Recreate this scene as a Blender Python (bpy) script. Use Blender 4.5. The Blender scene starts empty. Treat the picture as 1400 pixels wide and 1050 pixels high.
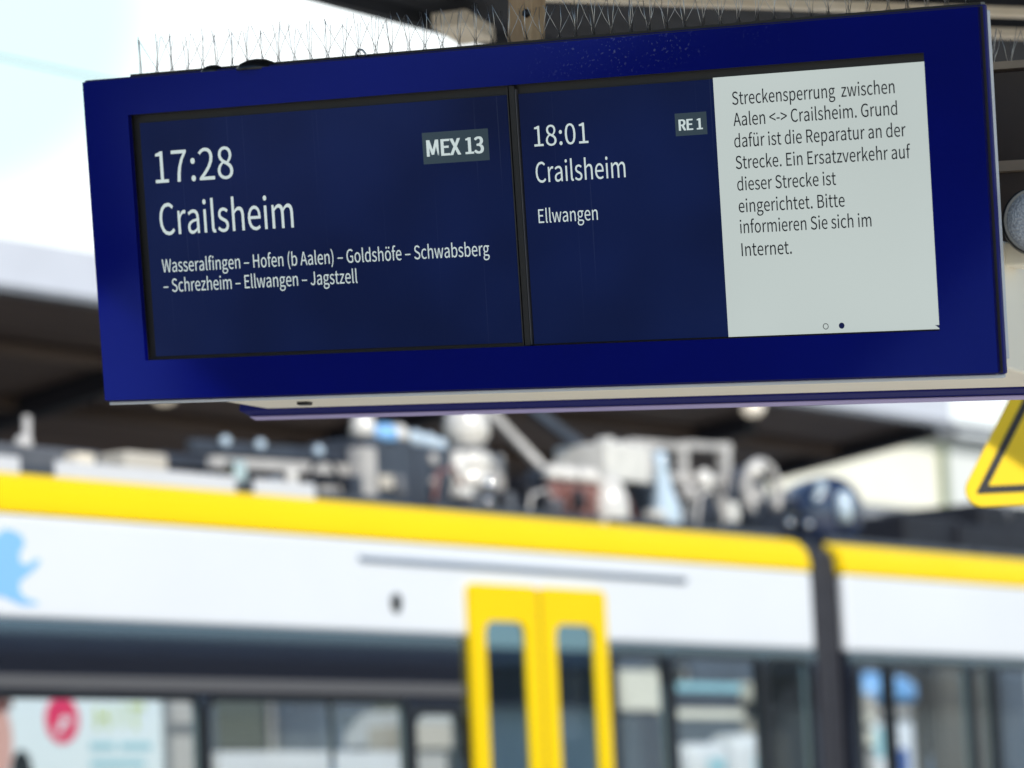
import bpy, bmesh, math, random
from mathutils import Vector, Matrix
random.seed(7)
R = math.radians
C = bpy.context.scene.collection
sc = bpy.context.scene

# ------------------------------------------------------------------ camera
FW = Vector((0.796, 0.591, 0.135)); 
def _cam():
    yaw, pitch, roll = R(36.582), R(7.769), R(-2.581)
    fw = Vector((math.cos(yaw)*math.cos(pitch), math.sin(yaw)*math.cos(pitch), math.sin(pitch)))
    r0 = Vector((math.sin(yaw), -math.cos(yaw), 0)); u0 = r0.cross(fw)
    r = r0*math.cos(roll) + u0*math.sin(roll); u = -r0*math.sin(roll) + u0*math.cos(roll)
    cd = bpy.data.cameras.new('camera'); co = bpy.data.objects.new('camera', cd); C.objects.link(co)
    m = Matrix.Identity(4)
    for i in range(3):
        m[i][0], m[i][1], m[i][2] = r[i], u[i], -fw[i]
    m[0][3], m[1][3], m[2][3] = 0, 0, 1.65
    co.matrix_world = m
    cd.sensor_fit = 'HORIZONTAL'; cd.sensor_width = 36; cd.lens = 123.43
    cd.clip_start = .1; cd.clip_end = 4000
    cd.dof.use_dof = True; cd.dof.focus_distance = 6.75; cd.dof.aperture_fstop = 3.05
    sc.camera = co
_cam()
# ------------------------------------------------------------------ light
SUN = Vector((-.38, -.72, .58)).normalized()
sd = bpy.data.lights.new('sun', 'SUN'); sd.energy = 3.6; sd.angle = R(.5); sd.color = (1, .945, .85)
so = bpy.data.objects.new('sun', sd); C.objects.link(so); so.location = (-20, -40, 35)
so.rotation_euler = SUN.to_track_quat('Z', 'Y').to_euler()
w = bpy.data.worlds.new('World'); sc.world = w; w.use_nodes = True
nt = w.node_tree; N = nt.nodes; L = nt.links; N.clear()
sky = N.new('ShaderNodeTexSky'); sky.sky_type = 'NISHITA'; sky.sun_disc = False
sky.sun_elevation = math.asin(SUN.z); sky.sun_rotation = math.atan2(SUN.x, SUN.y)
sky.air_density = 1.2; sky.dust_density = .1; sky.ozone_density = 2.5
b1 = N.new('ShaderNodeBackground'); b1.inputs[1].default_value = .15; L.new(sky.outputs[0], b1.inputs[0])
b2 = N.new('ShaderNodeBackground'); b2.inputs[1].default_value = 1.2
tc = N.new('ShaderNodeTexCoord'); sp = N.new('ShaderNodeSeparateXYZ'); L.new(tc.outputs['Generated'], sp.inputs[0])
no = N.new('ShaderNodeTexNoise'); no.inputs['Scale'].default_value = 2.4; no.inputs['Detail'].default_value = 6; no.inputs['Roughness'].default_value = .55
mp = N.new('ShaderNodeMapping'); mp.inputs['Scale'].default_value = (1, 1, 2.6); L.new(tc.outputs['Generated'], mp.inputs[0]); L.new(mp.outputs[0], no.inputs['Vector'])
ad = N.new('ShaderNodeMath'); ad.operation = 'MULTIPLY_ADD'; L.new(sp.outputs['Z'], ad.inputs[0]); ad.inputs[1].default_value = -.95; L.new(no.outputs['Fac'], ad.inputs[2])
cr = N.new('ShaderNodeValToRGB'); L.new(ad.outputs[0], cr.inputs[0])
cr.color_ramp.elements[0].position = -.0; cr.color_ramp.elements[1].position = .12
dt = N.new('ShaderNodeVectorMath'); dt.operation = 'DOT_PRODUCT'; dt.inputs[1].default_value = (.86, .51, 0); L.new(tc.outputs['Generated'], dt.inputs[0])
dr = N.new('ShaderNodeMapRange'); dr.interpolation_type = 'SMOOTHSTEP'; dr.inputs['From Min'].default_value = .4; dr.inputs['From Max'].default_value = .85; L.new(dt.outputs['Value'], dr.inputs['Value'])
n3 = N.new('ShaderNodeTexNoise'); n3.inputs['Scale'].default_value = 3.0; n3.inputs['Detail'].default_value = 2; L.new(tc.outputs['Generated'], n3.inputs['Vector'])
c3 = N.new('ShaderNodeValToRGB'); L.new(n3.outputs['Fac'], c3.inputs[0]); c3.color_ramp.interpolation = 'EASE'
d3 = N.new('ShaderNodeVectorMath'); d3.operation = 'DOT_PRODUCT'; d3.inputs[1].default_value = (0.6782, 0.6903, 0.2519); L.new(tc.outputs['Generated'], d3.inputs[0])
e3 = N.new('ShaderNodeMapRange'); e3.interpolation_type = 'SMOOTHSTEP'; e3.inputs['From Min'].default_value = .9968; e3.inputs['From Max'].default_value = 1.0; e3.inputs['To Min'].default_value = 0; e3.inputs['To Max'].default_value = .5; L.new(d3.outputs['Value'], e3.inputs['Value'])
s3 = N.new('ShaderNodeMath'); s3.operation = 'SUBTRACT'; L.new(n3.outputs['Fac'], s3.inputs[0]); L.new(e3.outputs[0], s3.inputs[1]); L.new(s3.outputs[0], c3.inputs[0])
c3.color_ramp.elements[0].position = .12; c3.color_ramp.elements[1].position = .42
c3.color_ramp.elements[0].color = (.64, .86, .87, 1); c3.color_ramp.elements[1].color = (.93, .99, 1, 1); L.new(c3.outputs[0], b2.inputs[0])
mm = N.new('ShaderNodeMath'); mm.operation = 'MULTIPLY'; L.new(cr.outputs[0], mm.inputs[0]); L.new(dr.outputs[0], mm.inputs[1])
mx = N.new('ShaderNodeMixShader'); L.new(mm.outputs[0], mx.inputs[0]); L.new(b1.outputs[0], mx.inputs[1]); L.new(b2.outputs[0], mx.inputs[2])
ow = N.new('ShaderNodeOutputWorld'); L.new(mx.outputs[0], ow.inputs[0])
sc.view_settings.view_transform = 'Standard'; sc.view_settings.look = 'None'
sc.view_settings.exposure = 0.16; sc.view_settings.gamma = 1
try:
    sc.cycles.max_bounces = 10; sc.cycles.transparent_max_bounces = 16; sc.cycles.use_denoising = True
except Exception: pass

# ------------------------------------------------------------------ helpers
def tag(o, label=None, cat=None, group=None, kind=None):
    if label: o['label'] = label
    if cat: o['category'] = cat
    if group: o['group'] = group
    if kind: o['kind'] = kind
    return o
def empty(name, loc=(0, 0, 0), label=None, cat=None, group=None, mat=None):
    o = bpy.data.objects.new(name, None); C.objects.link(o); o.empty_display_size = .2
    if mat is not None: o.matrix_world = mat
    else: o.location = loc
    return tag(o, label, cat, group)
class MB:
    def __init__(s): s.v = []; s.f = []; s.sm = []
    def face(s, pts, smooth=False):
        b = len(s.v); s.v += [tuple(p) for p in pts]; s.f.append(list(range(b, b+len(pts)))); s.sm.append(smooth)
    def box(s, a, b):
        x0, y0, z0 = [min(p, q) for p, q in zip(a, b)]; x1, y1, z1 = [max(p, q) for p, q in zip(a, b)]
        k = len(s.v)
        s.v += [(x0,y0,z0),(x1,y0,z0),(x1,y1,z0),(x0,y1,z0),(x0,y0,z1),(x1,y0,z1),(x1,y1,z1),(x0,y1,z1)]
        for q in ((0,3,2,1),(4,5,6,7),(0,1,5,4),(1,2,6,5),(2,3,7,6),(3,0,4,7)): s.f.append([k+i for i in q]); s.sm.append(False)
        return s
    def hexa(s, p):   # eight corners in the order of box()
        k = len(s.v); s.v += [tuple(q) for q in p]
        for q in ((0,3,2,1),(4,5,6,7),(0,1,5,4),(1,2,6,5),(2,3,7,6),(3,0,4,7)): s.f.append([k+i for i in q]); s.sm.append(False)
        return s
    def tube(s, pts, r, n=12, cap=True, radii=None):
        pts = [Vector(p) for p in pts]; k = len(s.v); m = len(pts)
        up = None
        for i, p in enumerate(pts):
            d = (pts[min(i+1, m-1)] - pts[max(i-1, 0)]).normalized()
            if up is None: up = Vector((0, 0, 1)) if abs(d.z) < .9 else Vector((1, 0, 0))
            a = d.cross(up).normalized(); up = a.cross(d).normalized()
            rr = radii[i] if radii else r
            for j in range(n):
                t = 2*math.pi*j/n; s.v.append(tuple(p + (a*math.cos(t) + up*math.sin(t))*rr))
        for i in range(m-1):
            for j in range(n):
                j2 = (j+1) % n
                s.f.append([k+i*n+j, k+i*n+j2, k+(i+1)*n+j2, k+(i+1)*n+j]); s.sm.append(True)
        if cap:
            s.f.append([k+j for j in range(n)][::-1]); s.sm.append(False)
            s.f.append([k+(m-1)*n+j for j in range(n)]); s.sm.append(False)
        return s
    def bar(s, a, b, w, h):   # rectangular bar between two points, w across, h up
        a, b = Vector(a), Vector(b); d = (b-a).normalized()
        up = Vector((0, 0, 1)) if abs(d.z) < .95 else Vector((1, 0, 0))
        x = d.cross(up).normalized()*w/2; y = x.cross(d).normalized()*h/2
        return s.hexa([a-x-y, a+x-y, b+x-y, b-x-y, a-x+y, a+x+y, b+x+y, b-x+y])
    def lathe(s, c, prof, n=20, axis=None):    # prof: (radius, height along axis)
        c = Vector(c); ax = Vector(axis or (0, 0, 1)).normalized()
        a = ax.cross(Vector((1, 0, 0)) if abs(ax.x) < .9 else Vector((0, 1, 0))).normalized(); b = ax.cross(a)
        k = len(s.v)
        for r, h in prof:
            for j in range(n):
                t = 2*math.pi*j/n; s.v.append(tuple(c + ax*h + (a*math.cos(t) + b*math.sin(t))*max(r, 1e-4)))
        for i in range(len(prof)-1):
            for j in range(n):
                j2 = (j+1) % n; s.f.append([k+i*n+j, k+i*n+j2, k+(i+1)*n+j2, k+(i+1)*n+j]); s.sm.append(True)
        s.f.append([k+j for j in range(n)][::-1]); s.sm.append(False)
        s.f.append([k+(len(prof)-1)*n+j for j in range(n)]); s.sm.append(False)
        return s
    def ball(s, c, r, sq=1, n=16):
        return s.lathe(c, [(r*math.sin(math.pi*i/10), -r*sq*math.cos(math.pi*i/10)) for i in range(11)], n)
    def prism(s, poly, h0, h1, fn):   # poly 2d, fn(x, y, h) -> 3d
        k = len(s.v); n = len(poly)
        s.v += [tuple(fn(x, y, h0)) for x, y in poly] + [tuple(fn(x, y, h1)) for x, y in poly]
        s.f.append([k+i for i in range(n)]); s.sm.append(False); s.f.append([k+n+i for i in range(n)][::-1]); s.sm.append(False)
        for i in range(n):
            j = (i+1) % n; s.f.append([k+i, k+n+i, k+n+j, k+j]); s.sm.append(False)
        return s
    def build(s, name, mat, parent=None, bevel=0, seg=2, fn=None):
        me = bpy.data.meshes.new(name); me.from_pydata([fn(*v) for v in s.v] if fn else s.v, [], s.f)
        me.polygons.foreach_set('use_smooth', s.sm)
        bm = bmesh.new(); bm.from_mesh(me); bmesh.ops.recalc_face_normals(bm, faces=bm.faces); bm.to_mesh(me); bm.free()
        me.materials.append(mat); me.update()
        o = bpy.data.objects.new(name, me); C.objects.link(o)
        if parent: o.parent = parent
        if bevel:
            b = o.modifiers.new('bevel', 'BEVEL'); b.width = bevel; b.segments = seg; b.limit_method = 'ANGLE'; b.angle_limit = R(40)
        return o
def rrect(x0, y0, x1, y1, r, n=6):
    p = []
    for cx, cy, a in ((x1-r, y1-r, 0), (x0+r, y1-r, 90), (x0+r, y0+r, 180), (x1-r, y0+r, 270)):
        for i in range(n+1):
            t = R(a + 90*i/n); p.append((cx + r*math.cos(t), cy + r*math.sin(t)))
    return p
def walls(mb, x0, x1, z0, z1, y0, y1, holes):   # wall slab in XZ with rectangular openings (hx0, hz0, hx1, hz1)
    xs = sorted({x0, x1, *[min(max(q, x0), x1) for h in holes for q in (h[0], h[2])]})
    for a, b in zip(xs[:-1], xs[1:]):
        m = (a+b)/2; cuts = sorted([(h[1], h[3]) for h in holes if h[0] < m < h[2]]); z = z0
        for c0, c1 in cuts:
            if c0 > z: mb.box((a, y0, z), (b, y1, c0))
            z = max(z, c1)
        if z < z1: mb.box((a, y0, z), (b, y1, z1))
    return mb

# ------------------------------------------------------------------ materials
def mat(name, col, rough=.5, metal=0, noise=.0, scale=8, coat=0, bump=0, spec=.5, ior=1.5, stint=None, emit=None, estr=1, col2=None, stretch=None, detail=5):
    m = bpy.data.materials.new(name); m.use_nodes = True; t = m.node_tree; p = t.nodes['Principled BSDF']
    p.inputs['Base Color'].default_value = (*col, 1); p.inputs['Roughness'].default_value = rough; p.inputs['Metallic'].default_value = metal
    p.inputs['Coat Weight'].default_value = coat; p.inputs['Coat Roughness'].default_value = .05; p.inputs['Specular IOR Level'].default_value = spec; p.inputs['IOR'].default_value = ior
    if stint: p.inputs['Specular Tint'].default_value = (*stint, 1); p.inputs['Coat Tint'].default_value = (*stint, 1)
    if emit: p.inputs['Emission Color'].default_value = (*emit, 1); p.inputs['Emission Strength'].default_value = estr
    if noise or col2 or bump:
        tc = t.nodes.new('ShaderNodeTexCoord'); mp = t.nodes.new('ShaderNodeMapping'); t.links.new(tc.outputs['Object'], mp.inputs[0])
        if stretch: mp.inputs['Scale'].default_value = stretch
        n = t.nodes.new('ShaderNodeTexNoise'); n.inputs['Scale'].default_value = scale; n.inputs['Detail'].default_value = detail; t.links.new(mp.outputs[0], n.inputs['Vector'])
        if noise or col2:
            r = t.nodes.new('ShaderNodeValToRGB'); t.links.new(n.outputs['Fac'], r.inputs[0])
            r.color_ramp.elements[0].position = .3; r.color_ramp.elements[1].position = .72
            c2 = col2 or tuple(c*(1-noise) for c in col)
            r.color_ramp.elements[0].color = (*c2, 1); r.color_ramp.elements[1].color = (*col, 1)
            t.links.new(r.outputs[0], p.inputs['Base Color'])
            mr = t.nodes.new('ShaderNodeMapRange'); mr.inputs['To Min'].default_value = rough*1.2; mr.inputs['To Max'].default_value = rough*.85
            t.links.new(n.outputs['Fac'], mr.inputs['Value']); t.links.new(mr.outputs[0], p.inputs['Roughness'])
        if bump:
            b = t.nodes.new('ShaderNodeBump'); b.inputs['Strength'].default_value = bump; b.inputs['Distance'].default_value = .01
            t.links.new(n.outputs['Fac'], b.inputs['Height']); t.links.new(b.outputs[0], p.inputs['Normal'])
    return m
def glass(name, tint, ior=1.45, rough=0.0, refl=(.75, .9, 1)):
    m = bpy.data.materials.new(name); m.use_nodes = True; t = m.node_tree; t.nodes.remove(t.nodes['Principled BSDF'])
    a = t.nodes.new('ShaderNodeBsdfTransparent'); a.inputs[0].default_value = (*tint, 1)
    g = t.nodes.new('ShaderNodeBsdfGlossy'); g.inputs['Roughness'].default_value = rough; g.inputs[0].default_value = (*refl, 1)
    f = t.nodes.new('ShaderNodeFresnel')
    ge = t.nodes.new('ShaderNodeNewGeometry'); io = t.nodes.new('ShaderNodeMapRange'); t.links.new(ge.outputs['Backfacing'], io.inputs['Value'])
    io.inputs['To Min'].default_value = ior; io.inputs['To Max'].default_value = 1/ior; t.links.new(io.outputs[0], f.inputs[0])
    x = t.nodes.new('ShaderNodeMixShader'); t.links.new(f.outputs[0], x.inputs[0]); t.links.new(a.outputs[0], x.inputs[1]); t.links.new(g.outputs[0], x.inputs[2])
    t.links.new(x.outputs[0], t.nodes['Material Output'].inputs[0]); return m
def bezel_mat():   # glossy blue enamel with bird-lime specks along the top and thin run marks
    m = mat('blue_enamel', (.0005, .0018, .115), .08, coat=0, spec=1.0, noise=.2, scale=2.5); t = m.node_tree; p = t.nodes['Principled BSDF']
    p.inputs['Coat Roughness'].default_value = .06
    p.inputs['Specular Tint'].default_value = (.11, .20, 1, 1)
    src = p.inputs['Base Color'].links[0].from_socket
    tc = t.nodes.new('ShaderNodeTexCoord'); s = t.nodes.new('ShaderNodeSeparateXYZ'); t.links.new(tc.outputs['Object'], s.inputs[0])
    vo = t.nodes.new('ShaderNodeTexNoise'); vo.inputs['Scale'].default_value = 170; vo.inputs['Detail'].default_value = 3; t.links.new(tc.outputs['Object'], vo.inputs['Vector'])
    lo = t.nodes.new('ShaderNodeTexNoise'); lo.inputs['Scale'].default_value = 14; t.links.new(tc.outputs['Object'], lo.inputs['Vector'])
    def ramp(sock, a, b):
        r = t.nodes.new('ShaderNodeMapRange'); r.inputs['From Min'].default_value = a; r.inputs['From Max'].default_value = b; t.links.new(sock, r.inputs['Value']); return r.outputs[0]
    def mul(a, b):
        q = t.nodes.new('ShaderNodeMath'); q.operation = 'MULTIPLY'; t.links.new(a, q.inputs[0]); t.links.new(b, q.inputs[1]); return q.outputs[0]
    k = mul(ramp(vo.outputs['Fac'], .60, .70), ramp(lo.outputs['Fac'], .42, .62))
    k = mul(k, ramp(s.outputs['Z'], .575, .655)); k = mul(k, mul(ramp(s.outputs['X'], 0.0, .15), ramp(s.outputs['X'], .62, .3)))
    x = t.nodes.new('ShaderNodeMix'); x.data_type = 'RGBA'; t.links.new(k, x.inputs[0]); t.links.new(src, x.inputs[6]); x.inputs[7].default_value = (.09, .10, .20, 1)
    t.links.new(x.outputs[2], p.inputs['Base Color']); return m
M = dict(
 concrete=mat('concrete_paving', (.74, .69, .60), .8, noise=.18, scale=3, bump=.2),
 ballast=mat('ballast_stone', (.20, .17, .15), .95, noise=.6, scale=30, bump=1, detail=8),
 soil=mat('open_ground', (.30, .28, .22), .95, noise=.4, scale=.6),
 white=mat('white_train_paint', (.70, .715, .74), .3, coat=.2, noise=.04, scale=1.2),
 yellow=mat('yellow_train_paint', (.84, .57, .001), .45, coat=0, spec=.15, noise=.04, scale=1.5),
 band=mat('dark_window_band', (.014, .014, .020), .04, coat=.2, spec=.7, ior=2.3, stint=(.56, .74, 1)),
 rubber=mat('dark_rubber', (.055, .055, .066), .5, noise=.3, scale=20),
 strip_grey=mat('grey_divider_and_reflection', (.085, .082, .085), .5),
 roofgrey=mat('roof_grey_paint', (.12, .125, .14), .5, noise=.3, scale=5),
 slate=mat('slate_blue_housing', (.05, .06, .082), .4, noise=.3, scale=6),
 darkgear=mat('dark_roof_gear', (.010, .011, .018), .6, noise=.4, scale=8),
 palegear=mat('pale_roof_paint', (.56, .53, .50), .45, noise=.35, scale=6),
 porcelain=mat('white_porcelain', (.74, .70, .64), .18, coat=.8, noise=.2, scale=8),
 paleblue=mat('pale_blue_porcelain', (.50, .60, .68), .12, coat=1),
 redbrown=mat('red_brown_insulator', (.20, .07, .055), .3, coat=.6),
 steel=mat('bare_steel', (.5, .5, .5), .25, metal=1, noise=.2, scale=20),
 chrome=mat('bright_steel', (.85, .82, .78), .12, metal=1),
 drum=mat('blue_drum_paint', (.016, .026, .06), .2, coat=.8),
 rail=mat('grey_blue_rail', (.20, .25, .33), .4),
 black=mat('black_plastic', (.006, .006, .007), .35),
 lion=mat('pale_blue_emblem', (.22, .47, .82), .35),
 seat=mat('dark_interior', (.05, .05, .055), .7), lining=mat('interior_lining', (.30, .30, .31), .7),
 bezel=bezel_mat(),
 shellback=mat('rear_shell_brown', (.075, .05, .038), .6, noise=.3, scale=6), tan=mat('tan_rail', (.40, .30, .22), .6, noise=.2, scale=14),
 casing=mat('cream_casing', (.90, .83, .68), .45, noise=.06, scale=4),
 silver=mat('silver_edge', (.55, .57, .60), .4, noise=.1, scale=10),
 lilac=mat('lilac_edge_paint', (.42, .36, .62), .4),
 lcd_frame=mat('lcd_black_frame', (.010, .009, .008), .5),
 cream=mat('cream_steel_paint', (.88, .79, .64), .5, noise=.2, scale=7, col2=(.74, .63, .47)),
 hanger=mat('stained_cream_paint', (.60, .40, .22), .5, scale=9, col2=(.32, .18, .08), stretch=(3, 3, .6)),
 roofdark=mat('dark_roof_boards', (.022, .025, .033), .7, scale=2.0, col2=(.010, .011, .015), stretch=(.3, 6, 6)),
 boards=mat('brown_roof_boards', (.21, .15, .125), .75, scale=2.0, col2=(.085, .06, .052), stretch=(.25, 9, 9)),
 navy=mat('navy_roof_beam', (.012, .012, .022), .6),
 fascia=mat('pale_metal_fascia', (.57, .585, .64), .45, noise=.06, scale=3),
 zinc=mat('zinc_gutter', (.22, .23, .25), .5, noise=.2, scale=6),
 pillar=mat('grey_painted_column', (.56, .54, .51), .6, noise=.15, scale=4),
 wire=mat('spike_wire', (.55, .53, .50), .3, metal=1),
 sign=mat('sign_yellow', (.93, .64, .003), .4, noise=.03, scale=10),
 signblack=mat('sign_black', (.02, .02, .022), .5),
 galv=mat('galvanised_post', (.42, .43, .44), .45, metal=.6, noise=.2, scale=12),
 plaster=mat('cream_plaster', (.86, .83, .70), .9, noise=.06, scale=1.2, bump=.1),
 plaster2=mat('grey_white_plaster', (.70, .71, .68), .9, noise=.06, scale=1.2, bump=.1),
 stone=mat('beige_render', (.58, .53, .45), .85, noise=.15, scale=1.5),
 green=mat('sage_pipe', (.22, .26, .15), .6), tiles=mat('roof_tiles', (.13, .09, .08), .8, noise=.3, scale=6),
 winglass=mat('dark_window_glass', (.02, .025, .03), .05, coat=1),
 poster=mat('poster_paper', (.86, .95, .97), .4, noise=.04, scale=2), pink=mat('poster_pink_red', (.85, .04, .14), .4), skin=mat('poster_skin_tone', (.75, .42, .36), .4),
 hair=mat('poster_brown', (.16, .06, .045), .5), lime=mat('poster_lime', (.62, .72, .28), .4), teal=mat('poster_teal', (.36, .66, .74), .4),
 bluep=mat('blue_panel', (.04, .12, .42), .4),
 grille=mat('speaker_mesh', (.42, .43, .45), .45, metal=.4, scale=260, col2=(.22, .23, .25), detail=2, bump=.4),
 slatewall=mat('slate_wall', (.10, .12, .15), .8, noise=.3, scale=1), lamp=mat('lamp_glass', (.7, .66, .58), .3, emit=(1, .86, .66), estr=.45), rim_blue=mat('matt_blue_rim', (.012, .014, .13), .55, spec=.15), rim_dull=mat('dull_rim', (.16, .15, .14), .4), greybrown=mat('grey_brown_panel', (.16, .145, .12), .6, noise=.2, scale=4), cabin=mat('cabin_white', (.78, .80, .82), .5, noise=.05, scale=3),
 pane=glass('train_glass', (.94, .98, 1), 1.7), doorpane=glass('door_glass', (.30, .33, .35), 4.6, 0, (.50, .74, 1)),
)
def screenmat(name, base, em, var=0.2, sc_=3, runs=False):
    m = mat(name, base, .14, spec=.11); t = m.node_tree; p = t.nodes['Principled BSDF']
    tc = t.nodes.new('ShaderNodeTexCoord'); n = t.nodes.new('ShaderNodeTexNoise'); n.inputs['Scale'].default_value = sc_; n.inputs['Detail'].default_value = 2; t.links.new(tc.outputs['Object'], n.inputs['Vector'])
    r = t.nodes.new('ShaderNodeValToRGB'); t.links.new(n.outputs['Fac'], r.inputs[0])
    r.color_ramp.elements[0].position = .3; r.color_ramp.elements[1].position = .7
    r.color_ramp.elements[0].color = (*[c*(1-var) for c in em], 1); r.color_ramp.elements[1].color = (*em, 1)
    t.links.new(r.outputs[0], p.inputs['Emission Color']); p.inputs['Emission Strength'].default_value = 1
    if runs:
        mp = t.nodes.new('ShaderNodeMapping'); mp.inputs['Scale'].default_value = (130, 1, 1.1); t.links.new(tc.outputs['Object'], mp.inputs[0])
        n2 = t.nodes.new('ShaderNodeTexNoise'); n2.inputs['Scale'].default_value = 1; n2.inputs['Detail'].default_value = 2; t.links.new(mp.outputs[0], n2.inputs['Vector'])
        a = t.nodes.new('ShaderNodeMapRange'); a.inputs['From Min'].default_value = .68; a.inputs['From Max'].default_value = .84; t.links.new(n2.outputs['Fac'], a.inputs['Value'])
        mx_ = t.nodes.new('ShaderNodeMix'); mx_.data_type = 'RGBA'; t.links.new(a.outputs[0], mx_.inputs[0]); mx_.inputs[6].default_value = (*base, 1); mx_.inputs[7].default_value = (.035, .04, .055, 1)
        t.links.new(mx_.outputs[2], p.inputs['Base Color'])
    return m
M['lcd'] = screenmat('lcd_navy', (.003, .004, .008), (.0036, .0100, .058), .5, 2.6, True)
M['lcd_text'] = screenmat('lcd_text', (.02, .02, .02), (.52, .61, .61), .06)
M['lcd_badge'] = screenmat('lcd_badge', (.01, .01, .01), (.030, .050, .066), .15)
M['lcd_white'] = screenmat('lcd_notice', (.05, .05, .05), (.46, .52, .50), .10, 1.6)
M['lcd_ink'] = screenmat('lcd_ink', (.004, .004, .005), (.008, .010, .014), .1)
M['dot'] = screenmat('lcd_dot', (.004, .004, .005), (.004, .008, .05), .1)

# ------------------------------------------------------------------ the setting
MB().box((-60, -40, -.15), (140, 6.9, 0)).build('platform', M['concrete'])
MB().box((-60, 15.6, -.15), (140, 24, 0)).build('platform', M['concrete'])
MB().box((-60, 6.9, -1.0), (140, 15.6, -.72)).build('track_bed', M['ballast'])
MB().box((-2000, -2000, -1.3), (2500, 2500, -1.05)).build('ground', M['soil'])
m = MB()
for y in (8.2, 9.64, 12.72, 14.16): m.box((-60, y-.035, -.72), (140, y+.035, -.56))
m.build('rail_track', M['steel'])
for o in C.objects:
    if o.name.split('.')[0] in ('platform', 'track_bed', 'ground', 'rail_track'): o['kind'] = 'structure'

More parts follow.
